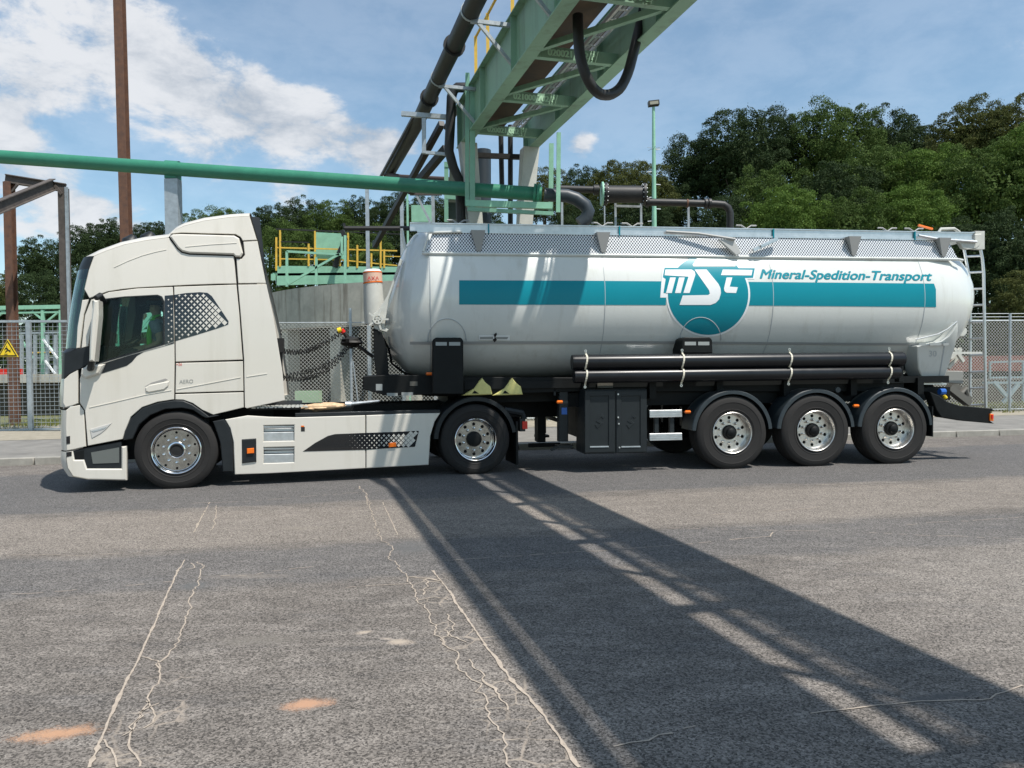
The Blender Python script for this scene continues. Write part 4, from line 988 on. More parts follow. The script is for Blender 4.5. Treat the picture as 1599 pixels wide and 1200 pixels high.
# landing leg
panel('landing_leg', TR, [(873, 603), (887.5, 603), (887.5, 690), (873, 690)], lambda x, z: .35, ANTH, tr, t=.14, bev=.01)
panel('leg_gusset', TR, [(865, 602), (891, 602), (891, 606), (868, 606), (868, 618), (865, 618)], lambda x, z: .33, ANTH, tr, t=.03, bev=0)
panel('blue_sticker', TR, [(877, 637), (885.5, 637), (885.5, 647.5), (877, 647.5)], lambda x, z: .345, LBLUE, tr, t=.004, bev=0)
mb = MB(); c = TR.at(880, 697, .42); mb.box(c, (.22, .2, .04)); mb.bar(TR.at(860, 703, .35), TR.at(876, 696, .35), .035); mb.box(c+V((0, 1.7, 0)), (.22, .2, .04)); mb.box(c+V((0, 1.7, .55)), (.13, .13, 1.0)); mb.bar(c+V((0, 0, .35)), c+V((0, 1.7, .35)), .05); mb.build('landing_foot', ANTH, tr)
for (xa, ya, yb_) in ((832, 640, 680), (845, 618, 700)):
    pass
mb = MB(); mb.box(TR.at(843, 650, 1.4), (.12, .3, .8)); mb.box(TR.at(900, 650, 1.3), (.15, 1.6, .6)); mb.box(TR.at(850, 695, 1.3), (.5, .06, .06)); mb.build('valve_block', BLACK, tr)
# side guard boards
for (ya, yb_) in ((641, 652.5), (677.5, 688.5)):
    panel('side_guard', TR, [(1014.5, ya), (1065, ya-1), (1065.5, yb_-1), (1014.8, yb_)], lambda x, z: .02, ALU, tr, t=.03, bev=.005)
    for k in (.3, .62): panel('guard_groove', TR, [(1015, ya+(yb_-ya)*k), (1065, ya-1+(yb_-ya)*k), (1065, ya+(yb_-ya)*k), (1015, ya+1+(yb_-ya)*k)], lambda x, z: .016, STEEL, tr, t=.002, bev=0)
for xa in (1022, 1046): panel('guard_post', TR, [(xa, 652), (xa+7, 652), (xa+7, 677), (xa, 677)], lambda x, z: .06, ANTH, tr, t=.05)
# axles, wheels, mudguards
wt = None
for i, (px_, py_) in enumerate(((1141.5, 678), (1271.5, 676), (1395, 672))):
    x = TR.at(px_-.5, py_, .06).x
    if wt is None: wt = make_wheel(tr, x, .0, 1.07, .36, 'trailer'); e = wt
    else: e = dup(wt, tr); e.location.x = x; 
    for ch in e.children:
        pass
    far_copy(e, TW)
    fender(tr, x, -.01, .53, .60, .42, R(4), R(176), FENDER, .045, 'mudguard')
    fender(tr, x, TW-.41, .53, .60, .42, R(4), R(176), FENDER, .045, 'mudguard')
    mb = MB(); mb.cyl((x, .3, .53), (x, TW-.3, .53), .07, 12); mb.box((x-.2, .85, .72), (.5, .1, .3)); mb.box((x-.2, 1.7, .72), (.5, .1, .3)); mb.cyl((x+.25, .85, .6), (x+.25, .85, 1.0), .14, 14); mb.build('axle', BLACK, tr)
    last = x
mb = MB(); mb.box((last+.60, .2, .62), (.02, .42, .45)); mb.build('mud_flap', BLACK, tr)
c = TR.at(1307, 609, .05); mb = MB(); mb.cyl(c, c+V((0, -.03, 0)), .04, 12); mb.build('pipe_cap', FENDER, tr)
# rear saddle, cover plates, valves, ladder, bumper
panel('rear_saddle', TR, [(1432, 541), (1470, 533), (1482, 525), (1496, 503), (1491, 545), (1472, 599), (1443, 599.5), (1434, 575)], lambda x, z: .10+.42*max(0, 1.95-z), TANKP, tr, t=.3, bev=.012)
panel('saddle_groove', TR, [(1475, 535), (1477, 534), (1466, 597), (1464.5, 597)], lambda x, z: .096+.42*max(0, 1.95-z), SEAM, tr, t=.002, bev=0)
letters('30', TR, 1450, 557, 13, lambda a, b: TR.on(a, b, lambda x, z: .095+.42*max(0, 1.95-z)), SEAM, tr, 'saddle_print')
mb = MB(); P = [TR.at(a, b, .12) for a, b in ((1430, 530.5), (1465, 522), (1480, 514), (1495, 502))]; mb.tube(P, .010, 6); mb.build('saddle_weld', SEAM, tr)
for (xa, xb) in ((1435, 1446), (1452, 1470), (1473, 1482)): panel('label_plate', TR, [(xa, 536), (xb, 535.5), (xb, 539.5), (xa, 540)], lambda x, z: .12, GREYP, tr, t=.006, bev=0)
panel('saddle_flange', TR, [(1442, 598.5), (1478, 598.5), (1478, 601), (1442, 601)], lambda x, z: .40, ALU, tr, t=1.6, bev=0)
panel('grey_plate', TR, [(1472, 579), (1505, 580), (1504, 600), (1475, 598)], lambda x, z: .6, mat('plate_grey', (.24, .24, .22), .6), tr, t=.9, bev=.01)
panel('rear_box', TR, [(1496, 509), (1507, 509), (1511, 515), (1511, 521), (1506, 527), (1495, 526)], lambda x, z: .6, LGREY, tr, t=.4, bev=.02)
mb = MB(); mb.bar(TR.at(1478, 551.3, .4), TR.at(1533, 551.3, .4), .035, .035)
mb.bar(TR.at(1483, 560, .6), TR.at(1500, 545, .6), .05); mb.bar(TR.at(1490, 545, .6), TR.at(1504, 565, .6), .05); mb.bar(TR.at(1480, 575, .7), TR.at(1497, 556, .7), .05); mb.build('rear_rail', LGREY, tr)
mb = MB(); mb.cyl(TR.at(1467, 612, .3), TR.at(1475, 612, .3), .05, 10); mb.build('blue_valve', LBLUE, tr)
mb = MB(); mb.cyl(TR.at(1474, 619, .3), TR.at(1477, 622, .3), .03, 10); mb.build('yellow_valve', SIGNY, tr)
mb = MB(); mb.bar(TR.at(1480, 605, .5), TR.at(1512, 630, .5), .14, .10); mb.bar(TR.at(1486, 600, .9), TR.at(1512, 625, .9), .12, .10); mb.tube([TR.at(1500, 615, .7), TR.at(1507, 607, .7), TR.at(1510, 618, .7)], .05, 8); mb.build('outlet_pipe', mat('outlet_grey', (.16, .15, .13), .5, .3), tr)
panel('tail_arm', TR, [(1452, 612), (1466, 618), (1480, 628), (1500, 634), (1510, 634.5), (1551, 638.5), (1551, 642), (1548, 643), (1547, 658), (1553, 662), (1507, 658), (1470, 652), (1462, 640)], lambda x, z: .12, BLACK, tr, t=.14, bev=.01)
panel('tail_lamp', TR, [(1546, 646.5), (1552, 647), (1552, 658), (1546, 657.5)], lambda x, z: .10, ORANGE, tr, t=.05)
panel('tail_lamp', TR, [(1548.5, 648), (1551.5, 648), (1551.5, 654), (1548.5, 654)], lambda x, z: .09, RED, tr, t=.02, bev=0)
tx = TR.at(1530, 648, .12); mb = MB(); mb.box((tx.x, TW/2, tx.z), (.12, TW-.3, .14)); mb.build('rear_bumper', BLACK, tr)
# ladder: rails and rungs, standing at the rear
xl = TR.at(1511, 500, .55)
lad = bpy.data.objects.new('rear_ladder', None); col.objects.link(lad); lad.parent = tr
LP = lambda px, py, v: TR.at(px, py, v)
ra = [(1505, 388), (1510, 415), (1514.5, 440), (1515, 520), (1515, 634)]
rb = [(1528.5, 376), (1534, 405), (1536, 427), (1537.5, 520), (1539.5, 637)]
mb = MB(); mb.tube([LP(a, b, 1.0) for a, b in ra], .022, 8); mb.build('ladder_rail', ALU, lad)
mb = MB(); mb.tube([LP(a, b, .62) for a, b in rb], .022, 8); mb.build('ladder_rail', ALU, lad)
def interp(r_, y):
    for (x0_, y0_), (x1_, y1_) in zip(r_, r_[1:]):
        if y0_ <= y <= y1_: return x0_+(x1_-x0_)*(y-y0_)/(y1_-y0_)
    return r_[-1][0]
for y in (401, 426, 452, 477.3, 504, 529.7, 555.3, 581.3, 606.7, 633):
    a = LP(interp(ra, y), y, 1.0); b = LP(interp(rb, y-1), y-1, .62); mb = MB(); mb.tube([a, b], .017, 8); mb.build('rung', ALU, lad)
panel('ladder_hook', TR, [(1522, 366), (1533, 365), (1533, 376), (1530, 384), (1525, 388), (1522, 388)], lambda x, z: V0, LGREY, tr, t=.12, bev=.01)
panel('beam_gusset', TR, [(1497, 377), (1524, 378), (1524, 388), (1512, 390), (1504, 388)], lambda x, z: V0, LGREY, tr, t=.06)
mb = MB(); mb.tube([TR.at(1434, 368, V0-.02), TR.at(1466, 374, V0-.02), TR.at(1525, 378, V0-.02)], .02, 6); mb.build('gangway_strut', ALU, tr)

# ================================================================== GROUND
def struct(o): o['kind'] = 'structure'; return o
def asphalt_mat():
    m = bpy.data.materials.new('asphalt'); m.use_nodes = True; t = m.node_tree; b = t.nodes['Principled BSDF']; Ln = t.links
    def n(k, **kw):
        q = t.nodes.new(k)
        for a, c in kw.items(): setattr(q, a, c)
        return q
    def ma(op, a, b_=None, cl=False):
        q = n('ShaderNodeMath', operation=op); q.use_clamp = cl
        for i, v in enumerate((a, b_)):
            if v is None: continue
            if hasattr(v, 'links'): Ln.new(v, q.inputs[i])
            else: q.inputs[i].default_value = v
        return q.outputs[0]
    def mixc(f, a, b_, mode='MIX'):
        q = n('ShaderNodeMix', data_type='RGBA', blend_type=mode)
        if hasattr(f, 'links'): Ln.new(f, q.inputs['Factor'])
        else: q.inputs['Factor'].default_value = f
        for nm, v in (('A', a), ('B', b_)):
            if hasattr(v, 'links'): Ln.new(v, q.inputs[nm])
            else: q.inputs[nm].default_value = (*v, 1)
        return q.outputs['Result']
    def rng(v, a, b_, c=0.0, d=1.0, sm=False):
        q = n('ShaderNodeMapRange'); q.interpolation_type = 'SMOOTHSTEP' if sm else 'LINEAR'
        Ln.new(v, q.inputs['Value']); q.inputs[1].default_value = a; q.inputs[2].default_value = b_; q.inputs[3].default_value = c; q.inputs[4].default_value = d
        return q.outputs[0]
    tcn = n('ShaderNodeTexCoord'); P = tcn.outputs['Object']
    def noi(scale, det=5, ro=.6, sc=(1, 1, 1), off=(0, 0, 0), rot=0.0):
        mp_ = n('ShaderNodeMapping'); mp_.inputs['Scale'].default_value = sc; mp_.inputs['Location'].default_value = off; mp_.inputs['Rotation'].default_value = (0, 0, rot)
        Ln.new(P, mp_.inputs[0]); q = n('ShaderNodeTexNoise'); q.inputs['Scale'].default_value = scale; q.inputs['Detail'].default_value = det; q.inputs['Roughness'].default_value = ro
        Ln.new(mp_.outputs[0], q.inputs['Vector']); return q.outputs['Fac']
    agg = n('ShaderNodeTexVoronoi'); agg.inputs['Scale'].default_value = 120; Ln.new(P, agg.inputs['Vector'])
    aggv = n('ShaderNodeSeparateColor'); Ln.new(agg.outputs['Color'], aggv.inputs[0])
    big = noi(.45, 6, .6); mid = noi(2.5, 6, .65, (1, 2.2, 1), rot=-.15); fine = noi(26, 4, .7); vfine = noi(150, 3, .75)
    c = mixc(rng(big, .3, .7), (.098, .087, .077), (.148, .131, .115))
    c = mixc(rng(mid, .45, .72, 0, .75), c, (.205, .183, .162)); c = mixc(rng(noi(1.1, 6, .7, (1, 4, 1), (5, 3, 0), -.15), .52, .70, 0, .6), c, (.085, .080, .077))
    # smoother, darker wheel lane below the lorry and older repair bands, in road direction
    sep = n('ShaderNodeSeparateXYZ'); Ln.new(P, sep.inputs[0])
    v = ma('SUBTRACT', sep.outputs['Y'], ma('MULTIPLY', sep.outputs['X'], .17))
    vj = ma('ADD', v, ma('MULTIPLY', ma('SUBTRACT', noi(.9, 4, .6, (1, 3, 1)), .5), .5))
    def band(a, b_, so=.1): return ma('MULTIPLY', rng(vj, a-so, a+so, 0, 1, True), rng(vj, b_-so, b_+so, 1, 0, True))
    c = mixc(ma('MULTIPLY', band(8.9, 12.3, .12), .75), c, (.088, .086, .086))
    c = mixc(ma('MULTIPLY', band(5.6, 6.7, .10), .5), c, (.088, .087, .088))
    c = mixc(ma('MULTIPLY', band(6.9, 8.6, .1), .45), c, (.215, .186, .158))
    c = mixc(ma('MULTIPLY', ma('MULTIPLY', band(1.5, 5.5, .6), rng(sep.outputs['X'], 1.5, 4.0, 0, 1, True)), .4), c, (.235, .212, .187))
    # aggregate speckle
    s = rng(aggv.outputs[0], .0, 1.0, -.5, .62)
    dist = n('ShaderNodeCameraData') if False else None
    br = ma('ADD', 1.0, ma('MULTIPLY', s, 1.3)); br = ma('ADD', br, ma('MULTIPLY', ma('SUBTRACT', fine, .5), .12)); br = ma('ADD', br, ma('MULTIPLY', ma('SUBTRACT', vfine, .5), 1.7))
    vm = n('ShaderNodeVectorMath', operation='SCALE'); Ln.new(c, vm.inputs[0]); Ln.new(ma('MULTIPLY', ma('MAXIMUM', br, .18), 1.10), vm.inputs['Scale'])
    c = vm.outputs[0]
    # sand-filled hairline cracks: crazed zones along two old trench edges, long cross joints
    wrp = n('ShaderNodeTexNoise'); wrp.inputs['Scale'].default_value = 5; wrp.inputs['Detail'].default_value = 5; Ln.new(P, wrp.inputs['Vector'])
    w2 = n('ShaderNodeVectorMath', operation='MULTIPLY_ADD'); Ln.new(wrp.outputs['Color'], w2.inputs[0]); w2.inputs[1].default_value = (.10, .10, 0); Ln.new(P, w2.inputs[2])
    vor = n('ShaderNodeTexVoronoi', feature='DISTANCE_TO_EDGE'); vor.inputs['Scale'].default_value = 6.5; Ln.new(w2.outputs[0], vor.inputs['Vector'])
    ck = rng(vor.outputs['Distance'], .01, .05, 1, 0)
    def near_line(p0, p1, wdt):
        (x0_, y0_), (x1_, y1_) = p0, p1; L_ = math.hypot(x1_-x0_, y1_-y0_); nx, ny = (y1_-y0_)/L_, -(x1_-x0_)/L_
        d = ma('ABSOLUTE', ma('ADD', ma('ADD', ma('MULTIPLY', sep.outputs['X'], nx), ma('MULTIPLY', sep.outputs['Y'], ny)), -(x0_*nx+y0_*ny)))
        tx, ty = (x1_-x0_)/L_, (y1_-y0_)/L_
        al = ma('ADD', ma('ADD', ma('MULTIPLY', sep.outputs['X'], tx), ma('MULTIPLY', sep.outputs['Y'], ty)), -(x0_*tx+y0_*ty))
        m1 = ma('MULTIPLY', rng(al, -.1, .1), rng(al, L_-.1, L_+.1, 1, 0))
        return ma('MULTIPLY', rng(d, wdt*.6, wdt, 1, 0, True), m1)
    def g(px, py): q = at_z(px, py); return (q.x, q.y)
    zone = ma('MAXIMUM', near_line(g(205, 1200), g(260, 1060), .17), near_line(g(860, 1200), g(670, 900), .19))
    zone = ma('MULTIPLY', zone, rng(noi(2.2, 3, .5), .42, .55, 0, 1))
    ckm = ma('MULTIPLY', ma('MULTIPLY', ck, zone), rng(fine, .3, .5, .4, 1))
    c = mixc(ma('MULTIPLY', ckm, .75), c, (.38, .32, .26))
    # sand spilled on the asphalt
    def spot(px, py, rx, ry, ang, col_, st):
        q = at_z(px, py); m_ = n('ShaderNodeMapping', vector_type='TEXTURE'); m_.inputs['Location'].default_value = (q.x, q.y, 0); m_.inputs['Rotation'].default_value = (0, 0, ang); m_.inputs['Scale'].default_value = (rx, ry, 1)
        Ln.new(P, m_.inputs[0]); le = n('ShaderNodeVectorMath', operation='LENGTH'); Ln.new(m_.outputs[0], le.inputs[0])
        d = ma('ADD', le.outputs['Value'], ma('MULTIPLY', ma('SUBTRACT', noi(14, 5, .7), .5), 1.6)); d = ma('ADD', d, ma('MULTIPLY', ma('SUBTRACT', vfine, .5), 1.8))
        return mixc(ma('MULTIPLY', rng(d, .25, 1.1, 1, 0, True), st), c, col_)
    c = spot(88, 1146, .19, .075, .25, (.46, .265, .16), .95)
    c = spot(478, 1100, .125, .070, .3, (.46, .265, .165), .95)
    c = spot(568, 988, .05, .03, .3, (.42, .35, .28), .9); c = spot(626, 1003, .08, .06, .1, (.42, .35, .28), .95); c = spot(605, 998, .05, .02, -.3, (.4, .34, .28), .9)
    c = spot(400, 1000, .30, .10, .1, (.20, .18, .155), .5); c = spot(470, 825, .30, .09, .1, (.26, .23, .19), .45); c = spot(390, 900, .4, .08, .0, (.24, .21, .18), .5)
    c = spot(1470, 1088, .28, .05, .25, (.11, .105, .1), .8); c = spot(640, 855, .20, .30, .3, (.115, .115, .113), .7); c = spot(300, 915, .14, .12, .3, (.115, .115, .113), .8)
    Ln.new(c, b.inputs['Base Color']); b.inputs['Roughness'].default_value = .88; b.inputs['Specular IOR Level'].default_value = .3
    bp = n('ShaderNodeBump'); bp.inputs['Strength'].default_value = .55; bp.inputs['Distance'].default_value = .006
    h_ = ma('ADD', aggv.outputs[0], ma('MULTIPLY', vfine, .8)); Ln.new(h_, bp.inputs['Height']); Ln.new(bp.outputs[0], b.inputs['Normal'])
    return m
ASPH = asphalt_mat()
RD = R(10.3); ud = V((math.cos(RD), math.sin(RD), 0)); vd = V((-math.sin(RD), math.cos(RD), 0))
K0 = at_z(0, 728, 0); K0 = V((K0.x, K0.y, 0))       # foot of the kerb at the left edge of the picture
def rp_(s, t, z=0.0): q = K0+ud*s+vd*t; return V((q.x, q.y, z))
# natural ground reaches the horizon, below the road level
GR = mat('dry_ground', (.17, .16, .09), .95, 0, .3, .6, .4, 12, c2=(.10, .12, .04))
mb = MB(); mb.add([(-900, -400, -.06), (900, -400, -.06), (900, 1400, -.06), (-900, 1400, -.06)], [(0, 1, 2, 3)])
struct(mb.build('ground', GR, smooth=0))
mb = MB(); mb.add([rp_(-60, -40), rp_(80, -40), rp_(80, 0), rp_(-60, 0)], [(0, 1, 2, 3)])
struct(mb.build('road', ASPH, smooth=0))
KERB = mat('kerb_stone', (.30, .285, .25), .9, 0, .2, 5, .3, 50)
PAVE = mat('pavement_asphalt', (.20, .19, .172), .92, 0, .22, 2.5, .5, 120)
kp = bpy.data.objects.new('kerb', None); col.objects.link(kp); kp['kind'] = 'structure'; kp.location = rp_(0, 0)
k0 = None
for i in range(-6, 30):
    if k0 is None:
        mb = MB(); mb.box((0, .07, .045), (.985, .14, .15)); k0 = mb.build('kerb_stone', KERB, kp); o = k0
        bv = o.modifiers.new('bevel', 'BEVEL'); bv.width = .012; bv.segments = 1
    else: o = dup(k0, kp)
    q = ud*(i*1.0)+V((0, 0, -.005*random.random())); o.location = (q.x, q.y, q.z); o.rotation_euler = (0, 0, RD+random.uniform(-.003, .003))
mb = MB(); mb.add([rp_(-60, .145, .11), rp_(80, .145, .11), rp_(80, 3.6, .13), rp_(-60, 3.3, .13)], [(0, 1, 2, 3)]); struct(mb.build('pavement', PAVE, smooth=0))
SANDY = mat('sandy_verge', (.36, .32, .25), .95, 0, .3, 6, .6, 60, c2=(.24, .215, .16))
mb = MB(); mb.add([rp_(-60, 3.29, .134), rp_(80, 3.59, .134), rp_(80, 8.0, .14), rp_(-60, 8, .14)], [(0, 1, 2, 3)]); struct(mb.build('verge', SANDY, smooth=0))
# long sand lines, cracks along the trench edges, cross joints
SAND = mat('crack_sand', (.40, .335, .27), .95, 0, .2, 30, .4, 90)
def crack(pts, w0, w1, jit, name='crack', seed=0, seg=.06, m_=SAND, gaps=0.0):
    rnd = random.Random(seed); P = [at_z(a, b) for a, b in pts]; Q = []
    for a, b in zip(P, P[1:]):
        n_ = max(1, int((b-a).length/seg))
        for i in range(n_): Q.append(a.lerp(b, i/n_))
    Q.append(P[-1]); mb = MB(); prev = None; n_ = len(Q); off = 0
    for i, p in enumerate(Q):
        d = (Q[min(i+1, n_-1)]-Q[max(i-1, 0)]); d.z = 0; d.normalize(); s_ = V((-d.y, d.x, 0))
        off = off*.8+rnd.gauss(0, jit); w = max(.0075, .66*(w0+(w1-w0)*i/n_)*(.3+1.15*rnd.random()*abs(noise.noise(V((i*.13, seed, 0)))*1.6+.35)))
        c = p+s_*off; cur = (c-s_*w/2+V((0, 0, .004)), c+s_*w/2+V((0, 0, .004)))
        if prev and rnd.random() >= gaps: mb.add([prev[0], prev[1], cur[1], cur[0]], [(0, 1, 2, 3)])
        prev = cur
    return mb
allc = MB()
def C(*a, **k):
    m_ = crack(*a, **k); allc.add(m_.v, m_.f)
C([(140, 1200), (187, 1086), (222, 1018), (250, 955), (272, 905), (288, 875)], .034, .03, .0015, seed=1, seg=.03)
C([(303, 832), (327, 785)], .03, .03, .002, seed=2, seg=.03, gaps=.1)
C([(905, 1200), (850, 1120), (795, 1055), (740, 985), (705, 928), (675, 892)], .045, .035, .003, seed=3, seg=.03)
C([(622, 838), (598, 785)], .022, .02, .002, seed=4, gaps=.1)
C([(214, 1200), (203, 1165), (215, 1140), (232, 1100), (250, 1050), (248, 1038), (278, 1010), (281, 985), (290, 955), (305, 920), (313, 890), (318, 885), (310, 878)], .013, .012, .008, seed=5, seg=.03)
C([(330, 828), (340, 790)], .013, .02, .006, seed=6, seg=.04)
C([(183, 1200), (178, 1170), (165, 1155)], .012, .012, .006, seed=7, seg=.03)
C([(222, 1027), (240, 1035), (248, 1045)], .012, .01, .004, seed=8, seg=.03)
C([(290, 890), (303, 888), (298, 880)], .02, .01, .004, seed=9, seg=.03)
C([(250, 1100), (225, 1110), (210, 1130), (196, 1150)], .009, .009, .008, seed=10, seg=.03)
C([(232, 1095), (243, 1110), (236, 1130), (222, 1138)], .009, .009, .008, seed=11, seg=.03)
C([(572, 775), (580, 800), (592, 830), (610, 855), (618, 880), (636, 900), (655, 935), (675, 975), (705, 1020), (728, 1060), (752, 1085), (765, 1120), (780, 1160), (800, 1200)], .013, .012, .010, seed=12, seg=.03)
C([(636, 902), (665, 905), (690, 910)], .03, .02, .01, seed=13, seg=.03); C([(650, 940), (680, 935), (700, 938)], .02, .01, .01, seed=14, seg=.03); C([(665, 905), (660, 930)], .02, .02, .01, seed=15, seg=.03)
C([(700, 960), (705, 985), (690, 1000), (710, 1015)], .012, .012, .01, seed=16, seg=.03); C([(738, 1030), (760, 1060), (785, 1085), (795, 1110)], .02, .012, .01, seed=17, seg=.03)
C([(690, 985), (715, 1000), (722, 1005)], .012, .008, .01, seed=18, seg=.03)
C([(0, 930), (120, 922), (270, 908)], .010, .016, .006, seed=20, gaps=.35)
C([(330, 902), (400, 898), (490, 886)], .03, .01, .01, seed=21, gaps=.3)
C([(0, 868), (130, 868), (285, 858)], .012, .012, .006, seed=22, gaps=.3)
C([(270, 788), (400, 782), (560, 770)], .012, .010, .008, seed=23, gaps=.3)
C([(690, 876), (780, 870), (930, 862), (1050, 852), (1130, 845), (1200, 838), (1207, 832)], .014, .03, .006, seed=24, gaps=.12)
C([(540, 918), (600, 914), (640, 912)], .012, .01, .006, seed=25, gaps=.3)
C([(930, 1172), (1010, 1155), (1110, 1134)], .016, .012, .008, seed=26, gaps=.15)
C([(1240, 1116), (1330, 1106), (1430, 1094), (1545, 1092), (1599, 1072)], .014, .02, .006, seed=27, gaps=.12)
C([(1075, 806), (1200, 800), (1290, 792)], .03, .015, .008, seed=28, gaps=.15)
C([(1160, 756), (1330, 758), (1599, 772)], .03, .03, .01, seed=29, gaps=.15)
C([(1000, 825), (1300, 830), (1599, 842)], .012, .01, .01, seed=30, gaps=.4); C([(1400, 822), (1599, 808)], .012, .02, .01, seed=31, gaps=.25)
C([(560, 760), (571, 775), (575, 790)], .03, .015, .01, seed=32, seg=.03)
C([(1155, 700), (1170, 705)], .01, .01, .01, seed=33)
o = allc.build('sand_lines', SAND, smooth=0, fix=False); o['kind'] = 'stuff'

# ================================================================== FENCES
def FL(X): return 19.35+.127*X
def fpt(px, z): # point of the fence line seen at that column
    d = ray(px, 560); t = 19.35/(d.y-.127*d.x); q = d*t; return V((q.x, FL(q.x), z))
def fence_post(px, h, parent, w_=.07, m_=STEEL, z0=.1): 
    p = fpt(px, z0); mb = MB(); mb.cyl(p, p+V((0, 0, h)), w_/2, 10) if m_ is not None and w_ < .1 else mb.box(p+V((0, 0, h/2)), (w_, w_, h)); return mb.build('post', m_, parent, world=True)
# left: welded mesh fence
pl_ = fpt(-60, .1); pr_ = fpt(106, .1)
fen = thing('mesh_fence', 'grey welded wire mesh fence with square posts, left of the lorry cab', 'fence', pl_)
H = 2.60
mb = MB(); du_ = (pr_-pl_); Lf = du_.length; uu = du_.normalized()
n_ = int(Lf/.05/2)
for i in range(n_+1):
    p = pl_+uu*(i*.10); mb.bar(p+V((0, 0, .10)), p+V((0, 0, H-.05)), .007)
for i in range(26):
    z = .12+i*.098
    for k in (0, .02): mb.bar(pl_+V((0, -.012 if k else .012, z)), pr_+V((0, -.012 if k else .012, z)), .008)
o = mb.build('wire_mesh', STEEL, fen, world=True, smooth=0, kind='stuff')
mb = MB(); mb.bar(pl_+V((0, 0, H)), pr_+V((0, 0, H)), .06, .05); mb.build('top_rail', STEEL, fen, world=True)
mb = MB(); mb.bar(pl_+V((0, 0, .06)), pr_+V((0, 0, .06)), .06, .05); mb.build('bottom_rail', STEEL, fen, world=True)
for px_ in (-40, 48): 
    p = fpt(px_, .1); mb = MB(); mb.box(p+V((0, -.05, H/2)), (.10, .07, H)); mb.build('post', STEEL, fen, world=True)
# warning sign
c = fpt(16.5, 0)
c = V((c.x, c.y-.09, at_y(16.5, 548, c.y-.09).z)); w_ = .24
sgn = thing('warning_sign', 'yellow triangular warning sign with black border fixed to the mesh fence', 'sign', c)
def trip(k, y, dz=0.0): 
    return [V((c.x-w_*k, y, c.z-w_*.60*k+dz)), V((c.x+w_*k, y, c.z-w_*.60*k+dz)), V((c.x, y, c.z+w_*1.12*k+dz))]
for k, y, t_, m_, nm in ((1.0, 0, .012, SIGNY, 'plate'), (.90, -.008, .004, SIGNK, 'border'), (.72, -.014, .004, SIGNY, 'face')):
    a = trip(k, c.y+y); b = trip(k, c.y+y+t_); mb = MB(); mb.add(a+b, [(0, 1, 2), (5, 4, 3), (0, 1, 4, 3), (1, 2, 5, 4), (2, 0, 3, 5)]); mb.build(nm, m_, sgn, world=True, smooth=0)
mb = MB(); y = c.y-.020
def fl2(pts): mb.add([(c.x+a*w_, y, c.z+b*w_) for a, b in pts], [tuple(range(len(pts)))])
fl2([(-.10, .38), (-.02, .38), (-.02, .46), (-.10, .46)]); fl2([(-.16, .32), (-.02, .30), (.14, .06), (.04, .0), (-.10, .14)]); fl2([(.05, .02), (.30, -.16), (.34, -.08), (.12, .10)]); fl2([(-.05, .05), (-.24, -.12), (-.18, -.18), (.05, 0)]); fl2([(-.16, .30), (-.30, .10), (-.25, .06), (-.10, .24)]); fl2([(.12, -.02), (.30, .12), (.33, .06), (.2, -.06)]); fl2([(-.3, -.30), (.02, -.30), (.02, -.36), (-.3, -.36)])
mb.build('pictogram', SIGNK, sgn, world=True, smooth=0, fix=False)

def chain_link(name, pxa, pxb, posts, label, cat='fence', h=2.5, tall=None, group=None):
    a = fpt(pxa, .12); b = fpt(pxb, .12); f_ = thing(name, label, cat, a); u_ = (b-a).normalized(); L_ = (b-a).length
    mb = MB(); p_ = .092; n_ = int((L_+h)/p_)
    for i in range(n_):
        for sgn_ in (1, -1):
            s0 = i*p_ - (h if sgn_ > 0 else 0)
            # wire from z=0 at s0 rising to z=h at s0+h*sgn
            if sgn_ > 0: q0, q1 = s0, s0+h; z0, z1 = 0, h
            else: q0, q1 = s0, s0-h; z0, z1 = 0, h
            def clip(q0, q1, z0, z1):
                if q0 > q1: q0, q1, z0, z1 = q1, q0, z1, z0
                if q1 < 0 or q0 > L_: return None
                if q0 < 0: z0 += (z1-z0)*(-q0)/(q1-q0); q0 = 0
                if q1 > L_: z1 -= (z1-z0)*(q1-L_)/(q1-q0); q1 = L_
                return q0, q1, z0, z1
            r_ = clip(q0, q1, z0, z1)
            if r_ and abs(r_[1]-r_[0]) > .02: mb.bar(a+u_*r_[0]+V((0, sgn_*.004, r_[2]+.03)), a+u_*r_[1]+V((0, sgn_*.004, r_[3]+.03)), .0095)
    mb.build('wire_mesh', mat('fence_wire', (.45, .45, .41), .5, .1, .15, 8), f_, world=True, smooth=0, kind='stuff')
    mb = MB()
    for z in (h+.03, .08): mb.cyl(a+V((0, 0, z)), b+V((0, 0, z)), .012, 6)
    mb.build('tension_wire', STEEL, f_, world=True)
    for px_ in posts: fence_post(px_, tall or h+.25, f_)
    return f_
cf = chain_link('chain_link_fence', 425, 900, (548, 700, 856), 'chain-link fence between cab and tank, in front of the round concrete basin', tall=2.9)
mb = MB(); mb.bar(fpt(551, 1.7), fpt(562, .2), .03); mb.build('post_stay', STEEL, cf, world=True)
cf2 = chain_link('chain_link_fence', 1380, 1720, (1432, 1577, 1690), 'chain-link fence behind the rear ladder of the tank trailer')
mb = MB(); 
for k in range(3): a = fpt(1380, 2.66+.09*k); b = fpt(1720, 2.66+.09*k); mb.cyl(a, b, .008, 5)
mb.build('barbed_wire', STEEL, cf2, world=True)
cf3 = chain_link('chain_link_fence', 905, 1375, (1010, 1160, 1310), 'chain-link fence seen below the middle of the tank trailer')

